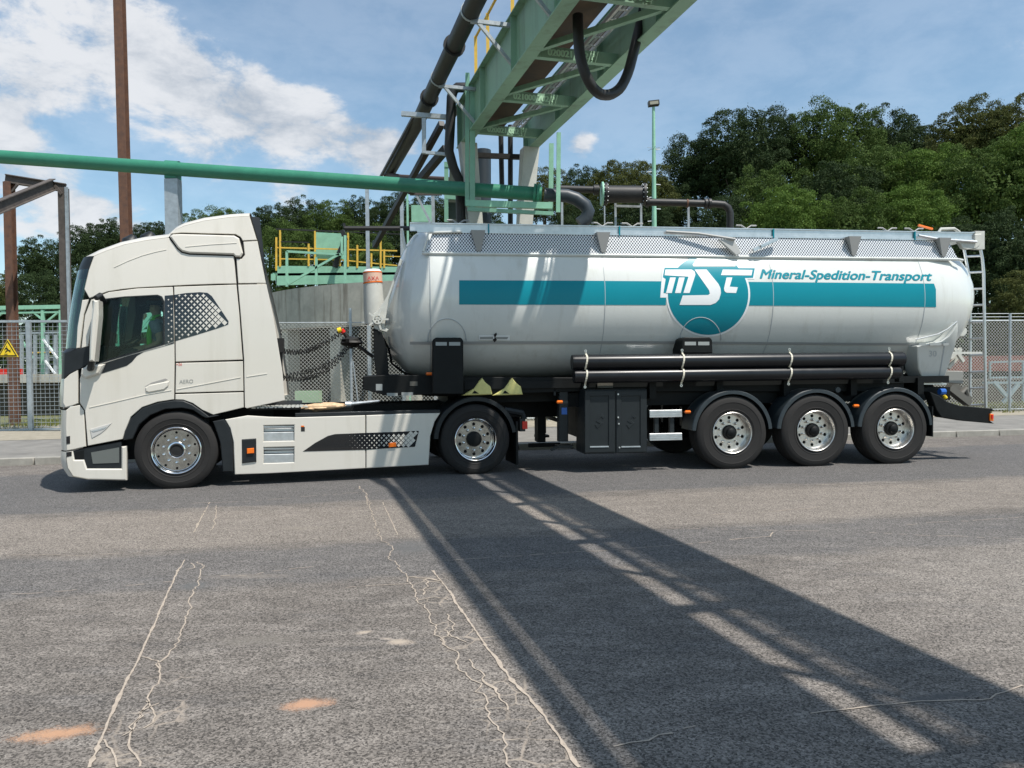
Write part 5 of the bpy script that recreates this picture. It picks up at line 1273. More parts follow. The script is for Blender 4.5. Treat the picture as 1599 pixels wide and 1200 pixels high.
# ================================================================== GREEN CONVEYOR BRIDGE
ub = V((-.268, .963, 0)).normalized(); nb = V((ub.y, -ub.x, 0))
ZB = 6.1; HG = .88; PL, PR = 3.35, 4.79
def bp_(s, p, z): q = ub*s+nb*p; return V((q.x, q.y, z))
S0, S1 = -9.0, 15.8
bri = thing('conveyor_bridge', 'green steel bridge with plate girders and zigzag bracing passing high over lorry and road', 'bridge', bp_(S1, 4.07, 0))
def member(a, b, w_, h_, name, m_=GSTEEL, par=None, ib=False):
    mb = MB(); (mb.ibeam(a, b, w_, h_) if ib else mb.bar(a, b, w_, h_)); return mb.build(name, m_, par or bri, world=True)
for p, nm in ((PL, 1), (PR, -1)):
    mb = MB()
    def gb(s0, s1, p0, p1, z0, z1):
        vv = [bp_(s, q, z) for s in (s0, s1) for q in (p0, p1) for z in (z0, z1)]
        mb.add(vv, [(0, 1, 3, 2), (4, 6, 7, 5), (0, 4, 5, 1), (2, 3, 7, 6), (0, 2, 6, 4), (1, 5, 7, 3)])
    gb(S0, S1, p-.008, p+.008, ZB+.02, ZB+HG); gir = mb.build('girder', GSTEEL, bri, world=True, smooth=0)
    mb = MB(); gb(S0, S1, p-.11, p+.11, ZB, ZB+.018); mb.build('flange', GSTEEL, gir, world=True, smooth=0)
    mb = MB(); gb(S0, S1, p-.11, p+.11, ZB+HG, ZB+HG+.018); mb.build('flange', GSTEEL, gir, world=True, smooth=0)
    s = S1-.05
    while s > S0:
        mb = MB(); gb(s-.006, s+.006, p-.10, p+.10, ZB+.019, ZB+HG-.001); mb.build('stiffener', GSTEEL, gir, world=True, smooth=0); s -= 2.1
# bracing between the girders
s = 14.75; i = 0
texts = ['020021 002 P', '021000 702 P', '020021 102 P', '021400 800 L', '020021 202 P', '020021 402 P']
CH = mat('mint_print', (.55, .85, .6), .6)
while s > S0+1:
    a = bp_(s, PL+.01, ZB+.10); b = bp_(s, PR-.01, ZB+.10)
    o = member(a, b, .10, .17, 'cross_beam')
    c2 = bp_(s-1.9, PR-.01, ZB+.09); member(a, c2, .08, .08, 'brace')
    if i < 7:
        vv, ff = text_polys(texts[i % 6], 1, 0, .02)
        mb = MB(); q = bp_(s, PL+.45, ZB+.05)-ub*.056
        
        for k_ in (-.006, 0, .006): mb.add([q-nb*.16+nb*(v.x*.135+k_)+V((0, 0, v.y*.14+.0))-ub*abs(k_)*.3 for v in vv], ff)

        t0 = mb.build('stencilled_text', CH, o, world=True, smooth=0, fix=False)
    s -= 1.9; i += 1
# conveyor trough, cable tray, brown pipe, deck edge
def longbox(name, p0, p1, z0, z1, m_, s0=S0, s1=S1-.3, par=None):
    mb = MB(); vv = [bp_(s, q, z) for s in (s0, s1) for q in (p0, p1) for z in (z0, z1)]
    mb.add(vv, [(0, 1, 3, 2), (4, 6, 7, 5), (0, 4, 5, 1), (2, 3, 7, 6), (0, 2, 6, 4), (1, 5, 7, 3)]); return mb.build(name, m_, par or bri, world=True, smooth=0)
longbox('trough', PL+.03, PL+.79, ZB+.36, ZB+.75, mat('trough_brown', (.06, .05, .042), .8, 0, .4, 2, c2=(.11, .065, .035)))
longbox('cable_tray', PL+.92, PL+.96, ZB+.30, ZB+.36, ALU); longbox('cable_tray', PL+1.10, PL+1.13, ZB+.30, ZB+.36, ALU)
s = S0+.2; r0_ = None
mb = MB()
while s < S1-.4:
    mb.bar(bp_(s, PL+.93, ZB+.31), bp_(s, PL+1.12, ZB+.31), .04, .012); s += .30
mb.build('tray_rungs', ALU, bri, world=True, kind='stuff')
mb = MB(); 
for p in (PL+.98, PL+1.02, PL+1.06): mb.cyl(bp_(S0, p, ZB+.35), bp_(S1-.4, p, ZB+.35), .014, 6)
mb.build('cables', GREYP, bri, world=True)
mb = MB(); mb.cyl(bp_(S0, PR-.16, ZB+.62), bp_(S1-.6, PR-.16, ZB+.62), .05, 10); mb.build('brown_pipe', RUST, bri, world=True)
for p_, z_ in ((PL+1.18, .95), (PL+.9, 1.0), (PL+1.26, .5)):  # added thin rods that break up the lit strip in the bridge shadow
    mb = MB(); mb.cyl(bp_(S0, p_, ZB+z_), bp_(S1-.6, p_, ZB+z_), .02, 8); mb.build('added_shade_rod', STEEL, bri, world=True)
longbox('side_walkway', PR-.13, PR-.02, ZB+.80, ZB+.83, GSTEEL)
# thick hose loop hanging
hp = [(903, 72, 10.4), (907, 98, 10.4), (917, 125, 10.4), (930, 145, 10.5), (945, 151, 10.6), (962, 146, 10.7), (976, 130, 10.8), (987, 95, 10.9), (995, 55, 11.0), (1006, 17, 11.1)]
P = []
for i in range(len(hp)-1):
    for k in range(3):
        t_ = k/3; a, b = hp[i], hp[i+1]; P.append(at_y(a[0]+(b[0]-a[0])*t_, a[1]+(b[1]-a[1])*t_, a[2]+(b[2]-a[2])*t_))
P.append(at_y(*hp[-1])); P = [P[0]+V((0, .05, .55)), P[0]+V((0, .04, .35)), P[0]+V((0, .02, .15))]+P+[P[-1]+V((.03, 0, .2)), P[-1]+V((.05, 0, .4))]; P = [sum((P[max(0, min(len(P)-1, i+j))] for j in (-2, -1, 0, 1, 2)), V((0, 0, 0)))/5 for i in range(len(P))]
mb = MB(); mb.tube(P, .073, 14)
single(mb, 'hanging_hose', BPIPE, 'thick black hose hanging in a U-shaped loop below the green bridge', 'hose', tuple(P[len(P)//2]))
# legs under the bridge end
for (p, dz_) in ((PL+.05, 1), (PR-.05, -1)):
    a = bp_(S1-.35, p, ZB); cmid = bp_(S1-.35, (PL+PR)/2+(-.16 if dz_ > 0 else .16), .0)
    mb = MB(); d = (a-cmid)
    vv = []
    for (q, w_) in ((a, .34), (a+(cmid-a)*.5, .24), (cmid, .26)):
        for i_, j_ in ((-1, -1), (1, -1), (1, 1), (-1, 1)): vv.append(q+nb*(i_*w_/2)+ub*(j_*w_*.45))
    mb.add(vv, [(k*4+m, k*4+(m+1) % 4, (k+1)*4+(m+1) % 4, (k+1)*4+m) for k in range(2) for m in range(4)]+[(0, 1, 2, 3), (8, 9, 10, 11)])
    mb.build('leg', LGREY, bri, world=True, smooth=0)
# big black pipe alongside and its brackets
pp = PL-.72
mb = MB(); ZP = 7.0
A_ = bp_(9.6, pp, ZP); B_ = bp_(17.6, pp, ZP); E_ = bp_(21.3, pp-.15, 6.9)
mb.tube([bp_(S0, PL-.20, ZP), bp_(6.5, PL-.20, ZP), bp_(8.2, PL-.45, ZP), A_, B_, E_], [.07, .07, .10, .145, .145, .145], 18); o = single(mb, 'conveying_pipe', BPIPE, 'thick black pipe running along the left side of the green bridge', 'pipe', tuple(bp_(12, pp, ZP)))  # unseen near stretch is thinned and tucked in to shape its ground shadow
for s in (15.5, 12.9, 10.2):
    mb = MB(); q = bp_(s, pp, ZP)-bp_(12, pp, ZP); mb.lathe([(.146, -.03), (.19, -.03), (.19, .03), (.146, .03)], q, ub, 18); mb.build('flange', BPIPE, o)
for s in (14.4, 11.6, 9.8):
    b = thing('pipe_bracket', {14.4: 'galvanised bracket holding the black pipe nearest to the bridge end', 11.6: 'galvanised bracket holding the black pipe, second from the bridge end', 9.8: 'galvanised bracket holding the black pipe near the top edge of the view', 5.6: 'galvanised bracket holding the black pipe beyond the top of the view'}[s], 'bracket', bp_(s, PL-.2, ZB+.5))
    mb = MB(); mb.bar(bp_(s, pp, ZP-.15), bp_(s, PL-.01, ZP-.15), .06); mb.build('arm', STEEL, b, world=True)
    mb = MB(); mb.bar(bp_(s, pp+.12, ZP-.17), bp_(s, PL-.02, ZB+.10), .05); mb.build('strut', STEEL, b, world=True)
    mb = MB(); mb.lathe([(.147, -.02), (.16, -.02), (.16, .02), (.147, .02)], bp_(s, pp, ZP), ub, 18); mb.build('clamp', STEEL, b, world=True)
# second, thinner pipes above the girder
def pipe(name, pts, r_, m_, label, group=None, seg=14, cat='pipe', flanges=()):
    P = [V(p) for p in pts]; mb = MB(); mb.tube(P, r_, seg); base = P[0].copy(); o = single(mb, name, m_, label, cat, tuple(base), group)
    for (q, ax_) in flanges:
        mb = MB(); mb.lathe([(r_, -.03), (r_*1.45, -.03), (r_*1.45, .03), (r_, .03)], V(q)-base, ax_, 18); mb.build('flange', m_, o)
    return o
pipe('thin_pipe', [bp_(S0, PL+.1, 7.35), bp_(14.6, PL+.1, 7.2), bp_(17, PL-.1, 6.9)], .06, BPIPE, 'thin dark pipe lying on top edge of the green bridge girder')
pipe('silo_pipe', [bp_(9.2, PL-.05, 7.0), bp_(9.2, PL-.05, 11)], .17, mat('blue_black', (.03, .045, .06), .5), 'dark blue-black vertical pipe rising behind the yellow rail posts')
mb = MB(); grp = 'yellow posts on the bridge'
for s, lb in ((14.9, 'yellow rail post on the bridge, lowest in the row'), (13.9, 'yellow rail post on the bridge just above the black pipe elbow'), (12.2, 'yellow rail post on the bridge beside the second bracket'), (10.3, 'yellow rail post on the bridge in front of the dark vertical pipe'), (8.4, 'yellow rail post on the bridge close to the top edge of the view')):
    q = bp_(s, PL+.12, ZB+HG); mb = MB(); mb.bar(q, q+V((0, 0, 1.1)), .06); single(mb, 'rail_post', YPAINT, lb, 'post', tuple(q), grp)
mb = MB(); q = bp_(14.9, PL+.12, ZB+HG+1.08); mb.tube([q, bp_(4, PL+.12, ZB+HG+1.08)], .025, 8); single(mb, 'handrail', YPAINT, 'yellow handrail running along the top of the green bridge', 'handrail', tuple(q))

# hanger frame holding the end of the green pipe
yh = 14.9
han = thing('hanger_frame', 'pale green hanging steel frame carrying the end of the green pipe', 'frame', at_y(735, 330, yh))
def hb(x0, y0, x1, y1, w_, nm='hanger_post', m_=MINT, y=yh, h_=None, par=han):
    mb = MB(); mb.bar(at_y(x0, y0, y), at_y(x1, y1, y), w_, h_); return mb.build(nm, m_, par, world=True)
G2 = mat('green_steel_mid', (.20, .40, .28), .5, 0, .12, 4)
hb(730, 115, 729.5, 322, .08, m_=G2); hb(738.5, 128, 737.5, 326, .10, m_=G2); hb(861, 225, 860, 330, .09, y=yh+.5); hb(872.5, 208, 871.5, 332, .08)
hb(728, 318, 862, 322, .11, 'hanger_beam', h_=.12); hb(730, 327, 864, 334, .07, 'hanger_beam', m_=G2, y=yh-.1)
# green pipe
yg = 15.15
ga = at_y(-60, 241, 16.0); gbb = at_y(846, 304, yg)
gp = thing('green_pipe', 'long dark green pipe crossing the picture from the left edge to the hanger frame', 'pipe', at_y(270, 258, 15.75))
mb = MB(); mb.tube([ga, gbb], .138, 24); mb.build('pipe_run', GPIPE, gp, world=True)
mb = MB(); dv = (gbb-ga).normalized(); mb.lathe([(.14, -.06), (.20, -.06), (.20, -.01), (.17, -.01), (.17, .01), (.20, .01), (.20, .06), (.14, .06)], gbb-dv*.1, dv, 20); mb.build('flange', GPIPE, gp, world=True)
pts = [at_y(850, 304, yg), at_y(862, 305, yg), at_y(885, 306, yg), at_y(900, 311, yg), at_y(914, 321, yg), at_y(919, 331, yg), at_y(915, 342, yg), at_y(905, 350, yg)]
pipe('black_elbow', pts, .13, mat('elbow_blue_black', (.03, .04, .05), .45), 'blue-black bent pipe continuing from the flange of the green pipe', cat='pipe')
# galvanised column under the green pipe
cc_ = at_y(270.5, 300, 15.8); cst = thing('pipe_column', 'galvanised square column holding up the green pipe behind the cab roof', 'column', (cc_.x, 15.8, 0))
zt_ = at_y(270, 281, 15.8).z
mb = MB(); mb.box((cc_.x, 15.8, zt_/2), (.27, .22, zt_)); mb.build('shaft', STEEL, cst, world=True, smooth=0)
mb = MB(); mb.box((cc_.x, 15.8, zt_+.08), (.25, .24, .14)); mb.lathe([(.139, -.14), (.15, -.14), (.15, .14), (.139, .14)], at_y(269.5, 263, 15.76), dv, 20); mb.build('saddle', GPIPE, cst, world=True)
# tall rusty pole and rusty portal
q = at_y(200, 380, 20.5); mb = MB(); mb.ibeam((q.x, 20.5, 0), (q.x-.12, 20.5, 15), .22, .22, .03)
single(mb, 'rusty_pole', RUST, 'tall rusty brown steel pole rising out of the picture behind the cab', 'pole', (q.x, 20.5, 0))
por = thing('rusty_portal', 'rusty steel portal of two posts and beams at left edge', 'steel frame', (at_y(14, 300, 21).x, 21, 0))
def pb(a, b, w_, h_, nm, m_=RUST, ib=True):
    mb = MB(); (mb.ibeam(a, b, w_, h_, .025) if ib else mb.bar(a, b, w_, h_)); return mb.build(nm, m_, por, world=True)
a = at_y(14, 285, 21); b = at_y(99, 294, 21.5)
pb(V((a.x, 21, 0)), a, .20, .2, 'post'); pb(V((b.x, 21.5, 0)), b, .20, .2, 'post', RUSTD)
mb = MB(); mb.bar(V((b.x+.14, 21.4, 0)), b+V((.14, -.1, 0)), .07); mb.build('post_edge', STEEL, por, world=True)
pb(at_y(8, 279, 21), at_y(103, 294, 21.5), .16, .20, 'beam', RUSTD); pb(at_y(84, 288, 21.4), at_y(-30, 335, 18.2), .16, .28, 'beam', RUSTD)
pb(at_y(18, 300, 21), at_y(28, 288, 21), .05, .05, 'knee_brace', RUSTD, False); pb(at_y(86, 290, 21.4), at_y(97, 304, 21.4), .08, .08, 'knee_brace', RUSTD, False)

# ================================================================== ROUND BASIN
bc = V((-1.3, 33.2, 0)); RB = 9.2
bas = thing('concrete_basin', 'big round grey concrete basin on pillars behind the chain-link fence', 'basin', bc)
mb = MB(); mb.lathe([(RB, 2.93), (RB, 4.3), (RB-.3, 4.3), (RB-.3, 2.93), (RB, 2.93)], bc, (0, 0, 1), 96); mb.build('rim_wall', CONC, bas, world=True)
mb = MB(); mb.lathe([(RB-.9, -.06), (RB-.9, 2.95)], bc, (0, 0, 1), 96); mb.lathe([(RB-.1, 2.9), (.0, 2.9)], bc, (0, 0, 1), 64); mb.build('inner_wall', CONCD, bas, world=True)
for k in range(20):
    a = 2*math.pi*k/20+.1; q = bc+V((math.cos(a)*(RB-.35), math.sin(a)*(RB-.35), 0))
    if q.y > bc.y+2: continue
    mb = MB(); mb.box(q+V((0, 0, 1.45)), (.45, .45, 2.9), rz=a); mb.build('pillar', CONC, bas, world=True, smooth=0)
mb = MB(); a = at_y(535, 470, 24.6); 
for (px_, w_, y_) in ((535, .03, 25.1),): pass
# walkway with yellow rails over the basin
yw = 27.0
wk = thing('basin_walkway', 'pale green walkway with yellow railings on top of the round basin', 'walkway', at_y(470, 455, yw))
def wb(x0, y0, x1, y1, w_, nm, m_, y=yw, h_=None):
    mb = MB(); mb.bar(at_y(x0, y0, y), at_y(x1, y1, y), w_, h_); return mb.build(nm, m_, wk, world=True, smooth=0)
a, b = at_y(432, 436, yw), at_y(760, 424, yw)
def plate(x0, y0, x1, y1, yt0, yt1, m_, nm, y=yw, th=.08):
    P = [at_y(x0, yt0, y), at_y(x1, yt1, y), at_y(x1, y1, y), at_y(x0, y0, y)]; mb = MB()
    mb.add(P+[p+V((0, th, 0)) for p in P], [(0, 1, 2, 3), (7, 6, 5, 4), (0, 1, 5, 4), (1, 2, 6, 5), (2, 3, 7, 6), (3, 0, 4, 7)]); return mb.build(nm, m_, wk, world=True, smooth=0)
plate(432, 446, 760, 436, 427, 424, MINT, 'side_plate'); plate(433, 431, 760, 428, 415.5, 418, MINT, 'toe_board', th=.06)
plate(423, 438, 430, 438, 428, 428, MINT, 'end_plate')
plate(432, 437, 760, 431, 431.5, 427, G2, 'walkway_shadow_gap', y=yw-.02, th=.02) if False else None
wb(432, 429.6, 760, 426, .9, 'deck', MINT, y=yw+.5, h_=.03)
for x_, yt, yb_ in ((431.5, 371, 423), (437.5, 360, 417), (482, 381, 416), (492, 361, 414), (543.5, 364, 417), (558, 383, 419), (580, 396, 418), (594.5, 366, 419), (600, 390, 419), (531, 406, 416), (640, 385, 419), (690, 385, 419)):
    wb(x_, yt, x_, yb_, .055, 'rail_post', YPAINT)
wb(432, 387, 620, 392, .045, 'rail', YPAINT, yw+.03); wb(437, 404.5, 530, 406, .04, 'rail', YPAINT, yw+.03); wb(558, 409, 620, 415, .04, 'rail', YPAINT, yw+.03); wb(600, 400.5, 625, 401, .03, 'rail', YPAINT, yw+.03); wb(530, 406, 560, 409, .04, 'rail', YPAINT, yw+.03)
wb(431, 358, 533, 362, .045, 'top_cable', BPIPE); wb(437, 377.5, 482, 379, .035, 'top_cable', BPIPE); wb(533, 362, 625, 366, .03, 'top_cable', BPIPE)
plate(493, 402, 533, 403, 363, 365, MINT, 'panel', y=yw+.3, th=.5)
for (x0_, y0_, x1_, y1_) in ((448, 393, 448, 448), (448, 393, 534, 398), (494, 402, 494, 445), (539, 368, 539, 454), (450, 444, 530, 397), (534, 398, 534, 370)): wb(x0_, y0_, x1_, y1_, .075, 'stair_frame', MINT, yw-.5)
wb(534, 360, 540, 375, .14, 'bent_duct', BPIPE, yw-.3); mb = MB(); mb.tube([at_y(538, 366, yw-.2), at_y(535, 385, yw-.2), at_y(528, 400, yw-.2), at_y(523, 418, yw-.2)], .10, 10); mb.build('bent_duct', BPIPE, wk, world=True)

# steel posts and struts behind the bridge end
gpost = 'galvanised posts behind the tank front'
for (x_, yt, y_, m_, w_, lb) in ((573, 292, 23, STEEL, .10, 'grey galvanised post standing right of the yellow railings'), (627, 296, 23, STEEL, .10, 'grey galvanised post directly left of the tank front'), (636, 300, 24, MINT, .06, 'thin pale post beside the galvanised post at the tank front'), (676, 302, 20, STEEL, .08, 'pale galvanised post above the front end of the tank walkway'), (961, 318, 19, STEEL, .05, 'thin galvanised support at left under the black drum'), (1001, 318, 19, STEEL, .05, 'thin galvanised support at right under the black drum'), (1075, 320, 19, STEEL, .05, 'thin galvanised support below the horizontal black pipe'), (877.5, 316, 17, STEEL, .05, 'thin galvanised post right of the hanger frame'), (944, 322, 20, STEEL, .03, 'very thin rod left of the drum supports')):
    q = at_y(x_, yt, y_); mb = MB(); mb.bar((q.x, y_, -.06), q, w_, w_*.8); single(mb, 'steel_post', m_, lb, 'post', (q.x, y_, -.06), gpost, smooth=0)
def strut(x0_, y0_, x1_, y1_, ya, yb_, w_, m_, lb, nm='strut', cat='strut'):
    a = at_y(x0_, y0_, ya); b = at_y(x1_, y1_, yb_); mb = MB(); mb.bar(a, b, w_); single(mb, nm, m_, lb, cat, tuple(b), smooth=0)
strut(690, 193, 585, 385, 17.5, 22, .13, BPIPE, 'long dark slanting beam falling from the bridge end toward the basin')
strut(697, 232, 640, 300, 17.8, 19, .16, BPIPE, 'short thick dark slanting pipe left of the bridge end')
strut(645, 184, 594, 277, 16.8, 21.3, .06, BPIPE, 'slim dark rail running beside the thick black pipe')
strut(648, 300, 672, 348, 20, 20, .06, STEEL, 'pale slanting strut above the front of the tank')
strut(640, 303, 690, 303, 20, 20, .08, RUSTD, 'short dark horizontal beam just below the green pipe', cat='beam')
pipe('cross_pipe', [at_y(601, 272, 21.3), at_y(625, 277, 20), at_y(700, 281, 19)], .07, mat('pipe_brown', (.07, .05, .045), .6), 'brownish horizontal pipe behind the green pipe at the bridge end')
# U frame of galvanised channels
uf = thing('channel_frame', 'U-shaped frame of galvanised channels at the bridge end beside the black pipe', 'frame', at_y(665, 240, 15.9))
for (x0_, y0_, x1_, y1_, w_) in ((627, 178, 705, 184, .09), (662, 185, 662, 240, .08), (659, 238, 706, 242, .06), (700, 184, 700, 240, .07)):
    mb = MB(); mb.bar(at_y(x0_, y0_, 15.9), at_y(x1_, y1_, 15.9), w_); mb.build('channel', STEEL, uf, world=True, smooth=0)
# black vertical pipes
P0 = [at_y(727, 137, 15.7), at_y(714, 137, 15.7), at_y(708, 142, 15.7), at_y(705, 152, 15.7), at_y(704, 180, 15.7), at_y(701, 236, 15.7), at_y(708, 262, 15.75), at_y(718, 284, 15.8), at_y(720, 350, 15.8)]
pipe('black_riser', P0, .10, BPIPE, 'black pipe rising with a bent top left of the bridge end')
pipe('vertical_pipe', [at_y(797, 196, 16.6), at_y(797, 300, 16.6), at_y(797, 350, 16.6)], .055, BPIPE, 'thin black vertical pipe between the bridge legs, the right one')
pipe('vertical_pipe', [at_y(782, 200, 16.8), at_y(783, 255, 16.8), at_y(784, 300, 16.8)], .055, BPIPE, 'thin black vertical pipe between the bridge legs, the left one')
pipe('vertical_pipe', [at_y(754, 235, 17), at_y(754, 350, 17)], .18, mat('blue_black2', (.035, .05, .065), .5), 'wide blue-black vertical pipe behind the left bridge leg')
pipe('red_stub', [at_y(811, 330, 17), at_y(811, 352, 17)], .05, mat('red_brown', (.35, .12, .08), .6), 'short reddish pipe stub above the tank walkway')
mb = MB(); mb.bar(at_y(820, 246, 16.4), at_y(745, 243, 16.4), .10); single(mb, 'cross_beam', BPIPE, 'dark crossbeam between the bridge legs below the girders', 'beam', tuple(at_y(745, 243, 16.4)), smooth=0)
# green end frame left of the bridge, boxes
gf = thing('green_end_frame', 'green steel frame at the foot of the bridge end left of the legs', 'frame', at_y(697, 345, 18.2))
for (x0_, y0_, x1_, y1_, w_) in ((697, 257, 697, 347, .09), (694, 258, 702, 258, .12), (697, 308, 727, 310, .1)):
    mb = MB(); mb.bar(at_y(x0_, y0_, 18.2), at_y(x1_, y1_, 18.2), w_); mb.build('bar', G2, gf, world=True, smooth=0)
P = [at_y(*p, 18.3) for p in ((702, 258), (712, 270), (725, 290), (725, 346), (700, 346))]
mb = MB(); mb.add(P+[p+V((0, .1, 0)) for p in P], [(0, 1, 2, 3, 4), (9, 8, 7, 6, 5)]+[(i, (i+1) % 5, 5+(i+1) % 5, 5+i) for i in range(5)]); mb.build('chute', mat('chute_dark', (.045, .06, .045), .7), gf, world=True, smooth=0)
q = at_y(660, 345, 21); mb = MB(); mb.box(q+V((.0, 0, .15)), (.55, .5, .45)); single(mb, 'mint_box', MINT, 'pale green cabinet just above the front of the tank walkway', 'cabinet', tuple(q), smooth=0)

# black pipe run with drum
yd = 18.6
dr_ = thing('filter_drum', 'big black horizontal drum with bolted flanges in the pipe line above the tank', 'drum', at_y(975, 317, yd))
a, b = at_y(948, 303.5, yd), at_y(1003, 304, yd); ax_ = (b-a).normalized()
mb = MB(); mb.tube([a, b], .205, 28); mb.build('shell', BPIPE, dr_, world=True)
for q, m_ in ((a-ax_*.04, BPIPE), (b+ax_*.04, BPIPE)):
    mb = MB(); mb.lathe([(.0, -.03), (.27, -.03), (.27, .03), (.0, .03)], q, ax_, 28); fl_ = mb.build('flange', m_, dr_, world=True)
    for k in range(14): 
        an = 2*math.pi*k/14; s1_, s2_ = frame_box(ax_); c_ = q+(s1_*math.cos(an)+s2_*math.sin(an))*.24; mb = MB(); mb.cyl(c_-ax_*.05, c_+ax_*.05, .014, 6)
        bo = mb.build('bolt', STEEL, dr_, world=True); 
mb = MB(); mb.lathe([(.0, -.02), (.29, -.02), (.29, .02), (.0, .02)], a-ax_*.12, ax_, 28); mb.build('green_disc', MINT, dr_, world=True)
mb = MB(); mb.bar(at_y(961, 322, 19), at_y(1001, 323, 19), .05); mb.build('cradle', STEEL, dr_, world=True)
pipe('black_pipe', [at_y(866, 295, yd), at_y(936, 297, yd)], .085, BPIPE, 'black pipe from the hanger frame to the left end of the drum', flanges=((at_y(933, 297, yd), ax_), (at_y(929, 297, yd), ax_)))
pts = [at_y(1008, 316, yd), at_y(1060, 317, yd), at_y(1118, 319, yd), at_y(1130, 320, yd), at_y(1137, 325, yd), at_y(1140, 333, yd), at_y(1140, 360, yd), at_y(1140, 420, yd)]
pipe('black_pipe', pts, .088, BPIPE, 'black pipe from the drum to the right, bending down behind the tank top', flanges=((at_y(1102, 318.5, yd), ax_), (at_y(1108, 318.5, yd), ax_), (at_y(1011, 316, yd), ax_)))
mb = MB(); mb.lathe([(.09, -.02), (.105, -.02), (.105, .02), (.09, .02)], at_y(1073, 318, yd), ax_, 16); single(mb, 'pipe_strap', RUST, 'rusty strap round the black pipe above its thin support', 'strap', tuple(at_y(1073, 318, yd)))
# lamp post
yl = 26.0; q = at_y(1020.5, 168, yl)
lp = thing('lamp_post', 'pale green lamp post with a floodlight, standing before the right-hand trees', 'lamp post', (q.x, yl, 0))
mb = MB(); mb.tube([(q.x, yl, 0), (q.x, yl, q.z*.55), (q.x, yl, q.z)], [.11, .085, .05], 12); mb.build('pole', MINT, lp, world=True)
mb = MB(); hq = at_y(1020.5, 162, yl); mb.box(hq, (.36, .22, .16), rm=Matrix.Rotation(R(-6), 3, 'Y')); fl_ = mb.build('floodlight', mat('lamp_dark', (.04, .035, .03), .5), lp, world=True, smooth=0)
mb = MB(); mb.box(hq+V((0, -.115, -.01)), (.28, .01, .10), rm=Matrix.Rotation(R(-6), 3, 'Y')); mb.build('lamp_glass', mat('lamp_glass', (.35, .33, .25), .2), fl_, world=True, smooth=0)
for k, y_ in enumerate((233, 268, 288, 308, 326, 345)):
    z = at_y(1020, y_, yl).z; mb = MB(); s_ = -1 if k % 2 else 1; mb.bar((q.x, yl, z), (q.x+.22*s_, yl, z-.02), .025); mb.build('climbing_step', WHITE, lp, world=True)
mb = MB(); z = at_y(1020, 232, yl).z
for a in range(8): mb.bar((q.x, yl, z), (q.x+.22*math.cos(a*.8), yl+.22*math.sin(a*.8), z+.03*(-1)**a), .012)
mb.build('bird_spikes', STEEL, lp, world=True)

# ================================================================== LEFT PLANT BEHIND THE FENCE
yp = 27
sl = thing('concrete_platform', 'low weathered concrete platform in the grass behind the mesh fence', 'platform', at_y(40, 640, yp))
mb = MB(); a = at_y(-60, 586, yp); b = at_y(112, 586, yp); mb.box(((a.x+b.x)/2+3, yp+1.5, a.z-.15), (b.x-a.x+6, 3, .3)); mb.build('slab', CONC, sl, world=True, smooth=0)
mb = MB(); mb.box(((a.x+b.x)/2+3, yp+1.7, (a.z-.3)/2), (b.x-a.x+6, 2.6, a.z-.3)); mb.build('base_wall', CONCD, sl, world=True, smooth=0)  # near-black concrete colour carries the shade below the slab
tf = thing('green_truss', 'pale green steel truss frame on the platform behind the mesh fence', 'steel frame', at_y(60, 590, yp+.8))
def tb(x0_, y0_, x1_, y1_, w_, nm, m_=MINT, y=yp+.8):
    mb = MB(); mb.bar(at_y(x0_, y0_, y), at_y(x1_, y1_, y), w_); mb.build(nm, m_, tf, world=True, smooth=0)
for l_ in ((-40, 482, 120, 479, .14), (-40, 490, 120, 487, .07)): tb(*l_, 'chord')
for x_ in (25, 67, 95, -15): tb(x_, 484, x_, 588, .10, 'column')
for l_ in ((28, 500, 0, 484, .06), (67, 500, 50, 486, .06), (70, 505, 92, 487, .06), (-10, 500, 8, 486, .06), (30, 525, 52, 560, .06), (67, 530, 88, 555, .07)): tb(*l_, 'brace')
tb(25, 521, 110, 519, .06, 'rail', STEEL); tb(25, 560, 110, 558, .05, 'rail', STEEL); tb(50, 551, 80, 550, .05, 'rail', YPAINT)
for x_ in (34, 55, 74, 87): tb(x_, 523, x_, 586, .09, 'baluster', STEEL, yp+.4)
for l_ in ((67, 530, 90, 560), (70, 563, 86, 584)): tb(*l_, .06, 'brace', WHITE, yp+.3)
for (x_, lb) in ((4, 'small red canister on the platform left of the warning sign post'), (29, 'small red canister on the platform just right of the warning sign')):
    q = at_y(x_, 585, yp+.2); mb = MB(); mb.box(q+V((0, 0, .1)), (.22, .15, .2)); single(mb, 'red_canister', RED, lb, 'canister', tuple(q), smooth=0)
# trusses seen through the cab windows and behind the cab
tf2 = thing('green_truss', 'pale green steel trusswork seen through the windows of the cab', 'steel frame', at_y(190, 600, 29))
def tb2(x0_, y0_, x1_, y1_, w_):
    mb = MB(); mb.bar(at_y(x0_, y0_, 29), at_y(x1_, y1_, 29), w_); mb.build('member', mat('mint_bright', (.22, .42, .33), .5), tf2, world=True, smooth=0)
for l_ in ((150, 480, 260, 476, .10), (165, 505, 185, 470, .10), (185, 510, 205, 480, .12), (178, 520, 260, 515, .10), (222, 510, 245, 480, .12), (150, 525, 178, 512, .12), (210, 475, 210, 560, .1), (186, 476, 186, 560, .08), (160, 540, 250, 536, .1), (232, 476, 232, 560, .08), (200, 535, 232, 505, .1)): tb2(*l_)
# pale green boxes low behind the chain-link
q = at_y(482, 628, 24); mb = MB(); mb.box(q+V((0, 0, .1)), (.75, .4, .5)); single(mb, 'mint_cabinet', mat('mint_light', (.35, .5, .32), .6), 'pale green low cabinet under the basin, seen through the chain-link', 'cabinet', tuple(q), smooth=0)
